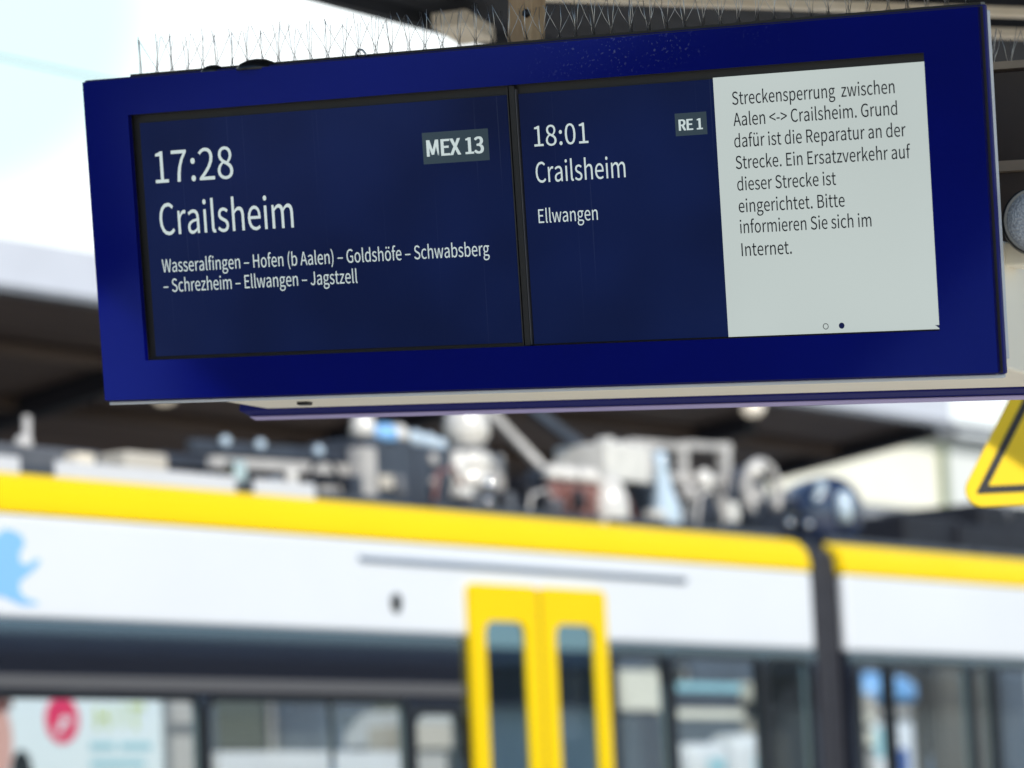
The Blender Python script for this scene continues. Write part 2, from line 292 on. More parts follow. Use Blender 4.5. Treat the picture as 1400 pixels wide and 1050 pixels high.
# ------------------------------------------------------------------ lettering (outlines of a plain sans alphabet)
GL = {'(':(1183,[[(837,-686),(1033,-599),(836,-209),(698,208),(615,644),(588,1089),(615,1531),(698,1965),(836,2382),(1033,2773),(837,2864),(621,2462),(459,2037),(357,1582),(322,1089),(357,594),(459,138),(621,-286)]]),
')':(1183,[[(347,-686),(563,-286),(725,138),(826,594),(861,1089),(826,1582),(725,2037),(563,2462),(347,2864),(147,2773),(345,2382),(486,1965),(571,1531),(599,1089),(571,644),(486,208),(345,-209),(147,-599)]]),
'-':(1215,[[(161,858),(1057,858),(1057,1103),(161,1103)]]),
'.':(973,[[(487,-46),(576,-28),(650,21),(699,98),(718,196),(699,296),(650,374),(576,424),(487,441),(396,424),(323,374),(273,296),(256,196),(273,98),(323,21),(396,-28)]]),
'0':(1943,[[(973,-46),(1303,37),(1555,287),(1715,705),(1772,1292),(1715,1873),(1555,2286),(1303,2531),(973,2612),(642,2531),(390,2286),(231,1873),(175,1292),(231,705),(390,287),(642,37)],[(973,214),(774,276),(619,471),(519,806),(483,1292),(519,1775),(619,2107),(774,2298),(973,2360),(1173,2298),(1327,2107),(1428,1775),(1464,1292),(1428,806),(1327,471),(1173,276)]]),
'1':(1943,[[(308,0),(1716,0),(1716,266),(1201,266),(1201,2567),(956,2567),(846,2510),(723,2461),(583,2419),(424,2384),(424,2181),(882,2181),(882,266),(308,266)]]),
'2':(1943,[[(154,0),(1768,0),(1768,277),(1057,277),(956,274),(849,268),(741,260),(637,252),(1049,672),(1367,1077),(1573,1471),(1646,1859),(1593,2169),(1443,2406),(1207,2558),(896,2612),(670,2586),(474,2510),(300,2392),(140,2237),(326,2055),(440,2174),(567,2268),(706,2331),(858,2353),(1066,2315),(1214,2209),(1301,2049),(1331,1845),(1260,1499),(1044,1116),(678,683),(154,189)]]),
'3':(1943,[[(921,-46),(1243,4),(1506,148),(1683,378),(1747,686),(1705,927),(1589,1117),(1416,1254),(1204,1338),(1204,1355),(1391,1447),(1534,1582),(1627,1757),(1660,1971),(1604,2243),(1448,2444),(1211,2569),(910,2612),(702,2589),(515,2525),(348,2429),(196,2307),(368,2104),(484,2205),(611,2284),(750,2335),(900,2353),(1081,2324),(1218,2242),(1304,2114),(1334,1947),(1298,1753),(1178,1598),(959,1494),(623,1457),(623,1211),(999,1175),(1246,1071),(1381,909),(1422,697),(1383,498),(1276,348),(1111,254),(900,221),(699,245),(530,310),(388,404),(266,515),(102,308),(244,175),(425,62),(648,-16)]]),
'7':(1943,[[(693,0),(1026,0),(1077,687),(1192,1275),(1413,1819),(1779,2374),(1779,2567),(172,2567),(172,2293),(1418,2293),(1099,1777),(884,1249),(755,671)]]),
'8':(1943,[[(980,-46),(1308,6),(1561,146),(1724,356),(1782,616),(1746,853),(1651,1038),(1513,1182),(1352,1292),(1352,1310),(1468,1419),(1578,1563),(1659,1735),(1691,1929),(1643,2202),(1503,2416),(1282,2555),(987,2605),(709,2558),(486,2425),(337,2220),(284,1954),(312,1766),(387,1605),(498,1471),(630,1362),(630,1348),(458,1232),(308,1074),(201,875),(161,637),(222,364),(392,147),(651,6)],[(1155,1394),(936,1488),(751,1604),(622,1754),(574,1954),(605,2123),(690,2254),(819,2337),(984,2367),(1167,2332),(1303,2235),(1389,2091),(1418,1912),(1401,1773),(1351,1640),(1269,1513)],[(984,193),(770,228),(599,327),(486,476),(445,665),(471,841),(544,998),(656,1134),(798,1246),(1058,1136),(1275,1011),(1423,849),(1478,627),(1442,451),(1342,314),(1187,224)]]),
':':(973,[[(487,1366),(576,1383),(650,1433),(699,1510),(718,1611),(699,1710),(650,1787),(576,1838),(487,1856),(396,1838),(323,1787),(273,1710),(256,1611),(273,1510),(323,1433),(396,1383)],[(487,-46),(576,-28),(650,21),(699,98),(718,196),(699,296),(650,374),(576,424),(487,441),(396,424),(323,374),(273,296),(256,196),(273,98),(323,21),(396,-28)]]),
'<':(1943,[[(1814,511),(1814,791),(984,1096),(459,1292),(459,1306),(984,1502),(1814,1810),(1814,2087),(133,1425),(133,1173)]]),
'>':(1943,[[(133,511),(1814,1173),(1814,1425),(133,2087),(133,1810),(959,1502),(1485,1306),(1485,1292),(959,1096),(133,791)]]),
'A':(2129,[[(14,0),(340,0),(588,784),(1527,784),(1772,0),(2115,0),(1243,2567),(882,2567)],[(669,1040),(795,1436),(862,1652),(927,1866),(989,2082),(1050,2304),(1064,2304),(1127,2084),(1190,1867),(1255,1652),(1324,1436),(1446,1040)]]),
'B':(2300,[[(354,0),(1169,0),(1564,47),(1871,187),(2072,422),(2143,753),(2104,988),(1996,1168),(1831,1294),(1621,1366),(1621,1383),(1782,1467),(1899,1594),(1971,1756),(1996,1940),(1931,2228),(1749,2423),(1470,2532),(1113,2567),(354,2567)],[(676,1478),(676,2311),(1071,2311),(1336,2289),(1525,2217),(1639,2089),(1677,1898),(1642,1721),(1533,1589),(1340,1506),(1057,1478)],[(676,259),(676,1225),(1124,1225),(1424,1198),(1643,1114),(1778,970),(1824,763),(1777,538),(1640,381),(1419,289),(1124,259)]]),
'C':(2234,[[(1320,-46),(1555,-21),(1763,50),(1946,166),(2108,322),(1929,529),(1801,406),(1662,315),(1507,258),(1334,238),(1002,312),(751,522),(592,854),(536,1292),(594,1724),(759,2051),(1014,2257),(1345,2328),(1500,2311),(1639,2261),(1761,2185),(1870,2087),(2045,2297),(1917,2416),(1755,2516),(1562,2586),(1341,2612),(888,2521),(528,2258),(289,1839),(203,1282),(287,723),(521,305),(875,45)]]),
'E':(2062,[[(354,0),(1870,0),(1870,277),(676,277),(676,1211),(1649,1211),(1649,1488),(676,1488),(676,2293),(1831,2293),(1831,2567),(354,2567)]]),
'G':(2412,[[(1362,-46),(1607,-23),(1825,39),(2009,133),(2153,252),(2153,1331),(1310,1331),(1310,1061),(1856,1061),(1856,389),(1766,325),(1655,278),(1528,248),(1394,238),(1028,312),(758,522),(592,854),(536,1292),(596,1724),(769,2051),(1038,2257),(1390,2328),(1566,2309),(1714,2258),(1838,2181),(1943,2087),(2118,2297),(1991,2411),(1828,2512),(1625,2584),(1380,2612),(909,2521),(537,2258),(291,1839),(203,1282),(289,723),(529,305),(896,45)]]),
'H':(2549,[[(354,0),(676,0),(676,1211),(1873,1211),(1873,0),(2199,0),(2199,2567),(1873,2567),(1873,1492),(676,1492),(676,2567),(354,2567)]]),
'I':(1026,[[(354,0),(676,0),(676,2567),(354,2567)]]),
'J':(1873,[[(830,-46),(1152,17),(1371,187),(1497,440),(1537,753),(1537,2567),(1211,2567),(1211,784),(1186,535),(1109,365),(980,269),(798,238),(667,254),(550,306),(446,396),(354,529),(123,361),(251,185),(411,58),(603,-19)]]),
'M':(2843,[[(354,0),(644,0),(644,1422),(641,1601),(631,1798),(618,1996),(602,2178),(616,2178),(823,1593),(1310,259),(1527,259),(2010,1593),(2216,2178),(2230,2178),(2216,1996),(2203,1798),(2192,1601),(2188,1422),(2188,0),(2489,0),(2489,2567),(2101,2567),(1611,1194),(1567,1062),(1524,927),(1480,793),(1432,658),(1418,658),(1372,793),(1327,927),(1281,1062),(1232,1194),(742,2567),(354,2567)]]),
'R':(2223,[[(676,1348),(676,2304),(1106,2304),(1374,2280),(1569,2202),(1689,2062),(1730,1849),(1689,1629),(1569,1472),(1374,1379),(1106,1348)],[(1761,0),(2125,0),(1474,1124),(1711,1216),(1893,1367),(2010,1577),(2052,1849),(1985,2185),(1799,2407),(1516,2529),(1155,2567),(354,2567),(354,0),(676,0),(676,1089),(1138,1089)]]),
'S':(2087,[[(1064,-46),(1427,11),(1701,166),(1875,398),(1936,683),(1896,933),(1784,1120),(1616,1261),(1408,1369),(1043,1527),(892,1594),(755,1679),(655,1795),(616,1957),(650,2111),(747,2228),(898,2302),(1096,2328),(1266,2312),(1419,2265),(1556,2190),(1681,2090),(1849,2297),(1699,2424),(1520,2524),(1317,2589),(1096,2612),(773,2562),(517,2421),(348,2206),(287,1933),(335,1686),(459,1501),(627,1368),(809,1275),(1176,1113),(1347,1033),(1484,943),(1574,823),(1607,655),(1571,485),(1465,353),(1295,268),(1068,238),(871,261),(683,325),(511,426),(361,557),(168,333),(350,176),(562,57),(802,-19)]]),
'W':(3074,[[(634,0),(1019,0),(1401,1548),(1433,1697),(1467,1843),(1500,1987),(1530,2132),(1544,2132),(1575,1987),(1606,1843),(1637,1697),(1670,1548),(2059,0),(2451,0),(2980,2567),(2672,2567),(2395,1169),(2360,962),(2325,754),(2290,546),(2255,336),(2234,336),(2188,546),(2143,755),(2098,963),(2052,1169),(1695,2567),(1397,2567),(1043,1169),(996,962),(950,754),(905,546),(861,336),(847,336),(808,546),(770,754),(732,962),(693,1169),(424,2567),(91,2567)]]),
'X':(2006,[[(60,0),(403,0),(770,693),(820,791),(871,891),(923,997),(977,1110),(991,1110),(1211,693),(1593,0),(1950,0),(1197,1310),(1898,2567),(1558,2567),(1215,1912),(1170,1824),(1127,1735),(1082,1639),(1033,1534),(1019,1534),(961,1639),(911,1735),(864,1824),(816,1912),(466,2567),(109,2567),(809,1327)]]),
'a':(1971,[[(760,-46),(932,-24),(1095,35),(1248,121),(1390,228),(1401,228),(1429,0),(1691,0),(1691,1169),(1654,1491),(1537,1737),(1332,1895),(1033,1950),(811,1927),(609,1868),(433,1788),(287,1702),(410,1481),(531,1556),(669,1621),(819,1667),(980,1684),(1173,1644),(1293,1536),(1355,1383),(1373,1204),(849,1113),(486,970),(275,766),(207,494),(248,265),(364,95),(539,-10)],[(851,214),(719,230),(612,283),(541,376),(515,515),(559,682),(703,817),(968,920),(1373,991),(1373,462),(1238,354),(1110,276),(983,229)]]),
'b':(2164,[[(1159,-46),(1471,23),(1735,223),(1917,545),(1985,980),(1936,1380),(1791,1686),(1554,1881),(1229,1950),(1070,1929),(915,1872),(768,1788),(630,1684),(644,2024),(644,2787),(322,2787),(322,0),(578,0),(606,196),(620,196),(749,95),(885,19),(1024,-29)],[(1106,224),(1004,234),(890,267),(768,327),(644,420),(644,1422),(776,1533),(904,1614),(1028,1664),(1148,1681),(1381,1630),(1537,1488),(1625,1266),(1653,977),(1612,661),(1498,425),(1325,276)]]),
'c':(1786,[[(1071,-46),(1240,-29),(1401,18),(1551,93),(1688,193),(1548,410),(1452,336),(1345,276),(1227,235),(1099,221),(860,273),(674,421),(554,650),(511,949),(556,1248),(681,1479),(870,1628),(1110,1681),(1216,1669),(1313,1635),(1404,1583),(1488,1516),(1649,1726),(1542,1811),(1416,1883),(1269,1932),(1096,1950),(746,1883),(455,1687),(256,1373),(182,949),(250,528),(438,215),(720,21)]]),
'd':(2171,[[(970,-46),(1135,-24),(1289,34),(1427,120),(1548,224),(1558,224),(1586,0),(1849,0),(1849,2787),(1527,2787),(1527,2055),(1544,1730),(1421,1822),(1297,1891),(1163,1935),(1008,1950),(697,1880),(434,1681),(253,1365),(186,949),(241,526),(399,214),(646,21)],[(1040,224),(818,273),(653,416),(550,645),(515,952),(558,1249),(675,1479),(850,1628),(1064,1681),(1181,1670),(1296,1635),(1410,1573),(1527,1481),(1527,483),(1409,369),(1290,288),(1168,240)]]),
'e':(1940,[[(1092,-46),(1275,-31),(1438,10),(1585,71),(1716,147),(1604,361),(1495,297),(1381,250),(1260,220),(1127,210),(880,257),(685,390),(554,600),(497,875),(1779,875),(1793,1057),(1742,1426),(1595,1707),(1357,1887),(1033,1950),(717,1881),(445,1682),(254,1367),(182,949),(253,529),(447,217),(736,22)],[(494,1103),(557,1355),(680,1541),(846,1655),(1040,1695),(1239,1656),(1388,1543),(1481,1358),(1513,1103)]]),
'f':(1138,[[(116,1642),(375,1642),(375,0),(693,0),(693,1642),(1096,1642),(1096,1901),(693,1901),(693,2202),(710,2364),(760,2482),(844,2553),(963,2577),(1014,2574),(1068,2564),(1123,2547),(1176,2525),(1246,2773),(1177,2797),(1099,2816),(1016,2828),(928,2833),(682,2789),(509,2664),(408,2466),(375,2206),(375,1901),(116,1884)]]),
'g':(1975,[[(963,-875),(1361,-822),(1665,-679),(1858,-469),(1926,-217),(1884,-14),(1759,127),(1552,208),(1264,235),(889,235),(730,250),(627,293),(573,359),(557,441),(566,513),(592,572),(631,623),(679,669),(746,641),(817,620),(889,607),(959,602),(1234,649),(1455,781),(1602,989),(1656,1264),(1645,1382),(1613,1489),(1565,1581),(1502,1656),(1891,1656),(1891,1901),(1229,1901),(1174,1921),(1110,1936),(1038,1947),(959,1950),(687,1903),(461,1767),(306,1553),(249,1271),(270,1109),(326,967),(405,849),(497,760),(497,746),(422,683),(354,602),(306,504),(287,392),(300,288),(336,202),(391,133),(459,81),(459,63),(340,-27),(252,-131),(197,-246),(179,-368),(236,-584),(397,-744),(645,-842)],[(959,819),(805,851),(677,941),(589,1084),(557,1271),(589,1459),(675,1598),(803,1686),(959,1716),(1119,1686),(1248,1598),(1334,1459),(1366,1271),(1333,1084),(1245,941),(1116,851)],[(1008,-655),(776,-631),(604,-565),(496,-460),(459,-322),(470,-240),(504,-157),(564,-76),(651,0),(715,-13),(779,-22),(840,-27),(896,-28),(1225,-28),(1392,-41),(1513,-82),(1586,-157),(1611,-270),(1568,-413),(1447,-536),(1258,-622)]]),
'h':(2125,[[(322,0),(644,0),(644,1380),(777,1506),(901,1597),(1025,1652),(1162,1670),(1325,1641),(1437,1550),(1502,1392),(1523,1162),(1523,0),(1842,0),(1842,1204),(1807,1525),(1701,1759),(1520,1902),(1261,1950),(1077,1925),(914,1857),(766,1755),(630,1632),(644,2024),(644,2787),(322,2787)]]),
'i':(963,[[(322,0),(644,0),(644,1901),(322,1901)],[(483,2293),(570,2309),(637,2352),(681,2419),(697,2507),(681,2591),(637,2656),(570,2699),(483,2714),(397,2699),(331,2656),(288,2591),(273,2507),(288,2419),(331,2352),(397,2309)]]),
'k':(1933,[[(322,0),(637,0),(637,501),(994,917),(1551,0),(1898,0),(1180,1134),(1814,1901),(1457,1901),(651,900),(637,900),(637,2787),(322,2787)]]),
'l':(994,[[(658,-46),(718,-43),(767,-37),(808,-28),(844,-18),(798,228),(732,221),(697,228),(670,252),(651,294),(644,357),(644,2787),(322,2787),(322,378),(341,198),(401,65),(505,-17)]]),
'm':(3242,[[(322,0),(644,0),(644,1380),(771,1508),(893,1598),(1010,1652),(1120,1670),(1278,1641),(1388,1550),(1453,1392),(1474,1162),(1474,0),(1793,0),(1793,1380),(1922,1508),(2044,1598),(2161,1652),(2272,1670),(2430,1641),(2540,1550),(2605,1392),(2626,1162),(2626,0),(2945,0),(2945,1204),(2910,1525),(2803,1759),(2624,1902),(2370,1950),(2201,1923),(2042,1848),(1890,1733),(1740,1586),(1667,1738),(1559,1852),(1410,1925),(1215,1950),(1050,1925),(897,1856),(755,1752),(623,1625),(616,1625),(585,1901),(322,1901)]]),
'n':(2136,[[(322,0),(644,0),(644,1380),(777,1506),(901,1597),(1025,1652),(1162,1670),(1325,1641),(1437,1550),(1502,1392),(1523,1162),(1523,0),(1842,0),(1842,1204),(1807,1525),(1701,1759),(1520,1902),(1261,1950),(1077,1925),(912,1856),(762,1752),(623,1625),(616,1625),(585,1901),(322,1901)]]),
'o':(2122,[[(1061,-46),(1395,21),(1675,215),(1868,528),(1940,949),(1868,1373),(1675,1687),(1395,1883),(1061,1950),(727,1883),(447,1687),(254,1373),(182,949),(254,528),(447,215),(727,21)],[(1061,221),(836,273),(663,421),(551,650),(511,949),(551,1248),(663,1479),(836,1628),(1061,1681),(1286,1628),(1461,1479),(1574,1248),(1614,949),(1574,650),(1461,421),(1286,273)]]),
'p':(2171,[[(322,-802),(644,-802),(644,-158),(634,175),(764,80),(896,11),(1029,-31),(1159,-46),(1471,23),(1735,223),(1917,545),(1985,980),(1936,1380),(1791,1686),(1554,1881),(1229,1950),(1065,1928),(908,1869),(759,1783),(623,1681),(616,1681),(585,1901),(322,1901)],[(1106,224),(1005,234),(891,267),(770,327),(644,420),(644,1422),(778,1533),(906,1614),(1029,1664),(1148,1681),(1381,1630),(1537,1488),(1625,1266),(1653,977),(1612,661),(1498,425),(1325,276)]]),
'r':(1359,[[(322,0),(644,0),(644,1222),(750,1427),(871,1563),(997,1640),(1120,1663),(1175,1661),(1220,1655),(1262,1645),(1306,1632),(1366,1908),(1321,1928),(1273,1941),(1221,1948),(1162,1950),(1008,1922),(864,1843),(734,1718),(623,1555),(616,1555),(585,1901),(322,1901)]]),
's':(1639,[[(819,-46),(1116,-1),(1332,121),(1464,300),(1509,518),(1458,746),(1324,903),(1138,1012),(931,1096),(777,1156),(646,1224),(556,1310),(522,1425),(543,1532),(608,1620),(718,1680),(875,1702),(995,1689),(1105,1653),(1208,1600),(1306,1534),(1460,1733),(1341,1817),(1200,1886),(1043,1933),(872,1950),(594,1908),(388,1794),(261,1622),(217,1411),(266,1202),(394,1051),(572,943),(770,861),(927,800),(1066,724),(1166,627),(1204,501),(1181,385),(1112,290),(995,226),(830,203),(669,219),(526,266),(393,338),(266,431),(112,217),(260,113),(432,29),(620,-26)]]),
't':(1320,[[(917,-46),(1008,-40),(1098,-24),(1187,-1),(1271,25),(1208,266),(1157,246),(1102,229),(1045,218),(991,214),(852,238),(761,309),(712,423),(697,578),(697,1642),(1215,1642),(1215,1901),(697,1901),(697,2437),(431,2437),(396,1901),(95,1884),(95,1642),(378,1642),(378,588),(406,328),(497,128),(663,0)]]),
'u':(2125,[[(879,-46),(1061,-21),(1222,49),(1369,157),(1506,298),(1516,298),(1541,0),(1807,0),(1807,1901),(1488,1901),(1488,553),(1358,408),(1236,308),(1111,250),(973,231),(811,260),(700,351),(637,507),(616,735),(616,1901),(294,1901),(294,697),(329,375),(435,143),(618,2)]]),
'v':(1824,[[(732,0),(1106,0),(1779,1901),(1464,1901),(1103,819),(1060,679),(1015,538),(971,397),(928,259),(910,259),(735,819),(378,1901),(46,1901)]]),
'w':(2808,[[(623,0),(994,0),(1264,1019),(1299,1155),(1331,1292),(1362,1430),(1394,1572),(1411,1572),(1444,1431),(1475,1294),(1506,1160),(1541,1026),(1814,0),(2202,0),(2717,1901),(2409,1901),(2132,802),(2102,667),(2073,535),(2045,404),(2017,273),(1999,273),(1866,802),(1569,1901),(1257,1901),(959,802),(926,667),(894,535),(863,404),(833,273),(816,273),(704,802),(420,1901),(95,1901)]]),
'z':(1663,[[(123,0),(1562,0),(1562,259),(525,259),(1530,1730),(1530,1901),(231,1901),(231,1642),(1124,1642),(123,172)]]),
'ö':(2122,[[(1061,-46),(1395,21),(1675,215),(1868,528),(1940,949),(1868,1373),(1675,1687),(1395,1883),(1061,1950),(727,1883),(447,1687),(254,1373),(182,949),(254,528),(447,215),(727,21)],[(1061,221),(836,273),(663,421),(551,650),(511,949),(551,1248),(663,1479),(836,1628),(1061,1681),(1286,1628),(1461,1479),(1574,1248),(1614,949),(1574,650),(1461,421),(1286,273)],[(686,2300),(762,2315),(823,2356),(864,2417),(879,2493),(864,2569),(823,2630),(762,2671),(686,2686),(607,2671),(547,2630),(508,2569),(494,2493),(508,2417),(547,2356),(607,2315)],[(1436,2300),(1513,2315),(1574,2356),(1614,2417),(1628,2493),(1614,2569),(1574,2630),(1513,2671),(1436,2686),(1358,2671),(1297,2630),(1257,2569),(1243,2493),(1257,2417),(1297,2356),(1358,2315)]]),
'ü':(2125,[[(879,-46),(1061,-21),(1222,49),(1369,157),(1506,298),(1516,298),(1541,0),(1807,0),(1807,1901),(1488,1901),(1488,553),(1358,408),(1236,308),(1111,250),(973,231),(811,260),(700,351),(637,507),(616,735),(616,1901),(294,1901),(294,697),(329,375),(435,143),(618,2)],[(683,2300),(761,2315),(823,2356),(864,2417),(879,2493),(864,2569),(823,2630),(761,2671),(683,2686),(607,2671),(546,2630),(505,2569),(490,2493),(505,2417),(546,2356),(607,2315)],[(1436,2300),(1513,2315),(1576,2356),(1617,2417),(1632,2493),(1617,2569),(1576,2630),(1513,2671),(1436,2686),(1360,2671),(1299,2630),(1258,2569),(1243,2493),(1258,2417),(1299,2356),(1360,2315)]]),
'–':(1877,[[(161,875),(1716,875),(1716,1092),(161,1092)]]),
}
SPW = 0.07843; CAPH = .25665
def lettering(name, lines, material, parent, place, bold=0.0, heavy=0.0):
    """lines: (text, u0, u1, baseline v, cap height); one mesh; place(u, v) -> parent space 4x4-ready point"""
    cu = bpy.data.curves.new(name, 'CURVE'); cu.dimensions = '2D'; cu.fill_mode = 'BOTH'
    for text, u0, u1, v, cap in lines:
        x = 0; lo = None; hi = 0
        for ch in text:
            if ch == ' ': x += SPW; continue
            a, o = GL[ch]; xs = [q[0] for p in o for q in p]
            if lo is None: lo = min(xs)/1e4 + x
            hi = max(xs)/1e4 + x; x += a/1e4
        k = (u1-u0)/(hi-lo); ky = cap/CAPH; x = 0
        for ch in text:
            if ch == ' ': x += SPW; continue
            a, o = GL[ch]
            for p in o:
                s = cu.splines.new('POLY'); s.points.add(len(p)-1); s.use_cyclic_u = True
                for q, (px, py) in zip(s.points, p): q.co = (u0 + (px/1e4 + x - lo)*k, -v + py/1e4*ky, 0, 1)
            x += a/1e4
    cu.offset = bold
    t = bpy.data.objects.new(name, cu); C.objects.link(t); bpy.context.view_layer.update()
    me = bpy.data.meshes.new_from_object(t.evaluated_get(bpy.context.evaluated_depsgraph_get())); bpy.data.objects.remove(t)
    if heavy:   # a bold cut: the outline laid three times side by side
        bm = bmesh.new(); bm.from_mesh(me); src = list(bm.verts) + list(bm.edges) + list(bm.faces)
        for v in bm.verts: v.co.z = 0
        for k in (-1, 1):
            d = bmesh.ops.duplicate(bm, geom=src)
            for v in d['geom']:
                if isinstance(v, bmesh.types.BMVert): v.co.x += k*heavy; v.co.z = .0002*k
        bm.to_mesh(me); bm.free()
    for vx in me.vertices: vx.co = place(vx.co.x, -vx.co.y) + Vector((0, -vx.co.z if heavy else 0, 0))
    me.materials.clear(); me.materials.append(material); me.name = name
    o = bpy.data.objects.new(name, me); C.objects.link(o); o.parent = parent; return o

# ------------------------------------------------------------------ departure board
TH = R(10.3425); CT, ST = math.cos(TH), math.sin(TH); BH = .671
bx, by_ = Vector((.1405, -.9871, -.0767)).normalized(), Vector((.99, .1409, 0)).normalized()
by_ = (by_ - bx*by_.dot(bx)).normalized(); bz = bx.cross(by_)
BM = Matrix.Identity(4)
for i in range(3): BM[i][0], BM[i][1], BM[i][2] = bx[i], by_[i], bz[i]
BM[0][3], BM[1][3], BM[2][3] = 5.512, 4.069, 2.576
def fp(u, v, d): s = BH - v; return Vector((u-1, -s*ST + d*CT, s*CT + d*ST))          # front face: u right, v down, d into the case
def rp(u, v, d): s = BH - v; return Vector((u-.945, .5 + s*ST - d*CT, .008 + s*CT + d*ST))  # rear face, mirrored
board = empty('departure_board', mat=BM, label='blue framed platform display with train times hanging under the roof', cat='departure board')
UO0, UO1, VO0, VO1 = .1105, 1.8866, .0765, .5890
def frame_mb(P, d0, d1, u0=0, u1=2.0, v0=0, v1=BH, hole=True, mb=None):
    mb = mb or MB()
    def bx8(a, b, c, d): mb.hexa([P(a, d, d0), P(b, d, d0), P(b, d, d1), P(a, d, d1), P(a, c, d0), P(b, c, d0), P(b, c, d1), P(a, c, d1)])
    if hole:
        bx8(u0, u1, v0, VO0); bx8(u0, u1, VO1, v1); bx8(u0, UO0, VO0, VO1); bx8(UO1, u1, VO0, VO1)
    else: bx8(u0, u1, v0, v1)
    return mb
def slab(mb, P, a, c, b_, d_, d0, d1): return mb.hexa([P(a, d_, d0), P(b_, d_, d0), P(b_, d_, d1), P(a, d_, d1), P(a, c, d0), P(b_, c, d0), P(b_, c, d1), P(a, c, d1)])
def panel(P):
    fr = frame_mb(P, 0, .012, .001, 1.996, .001, BH-.001).build('front_frame', M['bezel'], board)
    # rounded blue rim, then the silver rear shell
    e = MB()
    for a, b, c, d in ((-.004, .012, -.003, BH+.003), (1.988, 2.004, -.003, BH+.003)):
        e.hexa([P(a, d, .014), P(b, d, .014), P(b, d, .03), P(a, d, .03), P(a, c, .014), P(b, c, .014), P(b, c, .03), P(a, c, .03)])
    for c, d in ((-.003, .01), (BH-.01, BH+.003)):
        e.hexa([P(.012, d, .014), P(1.988, d, .014), P(1.988, d, .03), P(.012, d, .03), P(.012, c, .014), P(1.988, c, .014), P(1.988, c, .03), P(.012, c, .03)])
    e.build('rim', M['rim_blue'], fr, bevel=.003)
    frame_mb(P, .032, .062, .003, 1.997, .006, BH-.022, hole=False).build('shell', M['silver'] if P is fp else M['shellback'], board, bevel=.002)
    g = MB()   # thin dark gasket line between frame and rim
    frame_mb(P, .0122, .0145, -.001, 2.001, -.0005, BH+.0005, mb=g).build('gasket', M['lcd_frame'], fr)
    return fr
front = panel(fp)
rear = panel(rp)
e = MB(); e.hexa([rp(-.004, BH+.003, .0305), rp(2.004, BH+.003, .0305), rp(2.004, BH+.003, .066), rp(-.004, BH+.003, .066), rp(-.004, BH-.021, .0305), rp(2.004, BH-.021, .0305), rp(2.004, BH-.021, .066), rp(-.004, BH-.021, .066)])
e.build('rim', M['rim_blue'], rear, bevel=.003)
slab(MB(), rp, .01, .200, 1.985, .222, .063, .072).build('inner_rail', M['tan'], rear)
lip = MB(); lip.hexa([rp(.0, BH+.007, .0), rp(2, BH+.007, .0), rp(2, BH+.007, .026), rp(0, BH+.007, .026), rp(0, BH+.0035, .0), rp(2, BH+.0035, .0), rp(2, BH+.0035, .026), rp(0, BH+.0035, .026)])
lip.build('edge_strip', M['lilac'], rear, bevel=.002)
lip = MB(); lip.hexa([fp(.0, BH+.0105, .016), fp(2, BH+.0105, .016), fp(2, BH+.0105, .03), fp(0, BH+.0105, .03), fp(0, BH+.0035, .016), fp(2, BH+.0035, .016), fp(2, BH+.0035, .03), fp(0, BH+.0035, .03)])
lip.build('edge_strip', M['silver'], front, bevel=.002)
# body between the two faces
b = MB(); b.hexa([(-.875, .06, .020), (.97, .06, .020), (.97, .434, .020), (-.875, .434, .020), (-.875, .02, .26), (.97, .02, .26), (.97, .47, .26), (-.875, .47, .26)])
casing = b.build('casing', M['casing'], board, bevel=.006)
for x in (-.72, .93): MB().box((x, .31, .013), (x+.03, .33, .024)).build('latch', M['black'], casing, bevel=.003)
for x in (-.6, .55): MB().box((x, .04, .24), (x+.08, .46, .60)).build('inner_bracket', M['roofdark'], board)
# screens
slab(MB(), fp, UO0-.004, VO0-.004, UO1+.004, VO1+.004, .0205, .0315).build('screen_backing', M['lcd_frame'], board)
s1 = slab(MB(), fp, .1300, .0950, 1.0015, .5820, .0125, .0200).build('screen', M['lcd'], board)
s2 = slab(MB(), fp, 1.0290, .0950, 1.8835, .5860, .0125, .0200).build('screen', M['lcd'], board)
tag(s1, 'larger left screen showing the next train'); tag(s2, 'right screen with a white notice')
slab(MB(), fp, 1.0225, .0850, 1.0236, .5870, .0110, .0200).build('divider', M['strip_grey'], board)
slab(MB(), fp, 1.0040, .0790, 1.0065, .5880, .0108, .0200).build('divider_edge', M['lcd_frame'], board)
slab(MB(), fp, 1.0090, .0780, 1.0210, .5880, .0115, .0200).build('divider_gasket', M['black'], board)
pl = lambda d: (lambda u, v: fp(u, v, d))
slab(MB(), fp, .8056, .1574, .9559, .2199, .0118, .0123).build('line_badge', M['lcd_badge'], s1)
slab(MB(), fp, 1.3658, .1552, 1.4327, .1984, .0118, .0123).build('line_badge', M['lcd_badge'], s2)
slab(MB(), fp, 1.4512, .0925, 1.8833, .5866, .0117, .0123).build('notice_panel', M['lcd_white'], s2)
lettering('lettering', [('17:28', .1612, .3543, .2217, .0653)], M['lcd_text'], s1, pl(.0112), 0)
lettering('lettering', [('Crailsheim', .1639, .4917, .3299, .0651)], M['lcd_text'], s1, pl(.0112), 0)
lettering('lettering', [('Wasseralfingen \u2013 Hofen (b Aalen) \u2013 Goldsh\u00f6fe \u2013 Schwabsberg', .1620, .9423, .4075, .0270), ('\u2013 Schrezheim \u2013 Ellwangen \u2013 Jagstzell', .1620, .6340, .4488, .0270)], M['lcd_text'], s1, pl(.0112), 0)
lettering('lettering', [('MEX 13', .8163, .9436, .2047, .0318)], M['lcd_text'], s1, pl(.0110), .0004, .0013)
lettering('lettering', [('18:01', 1.0582, 1.1774, .1995, .0398)], M['lcd_text'], s2, pl(.0112), 0)
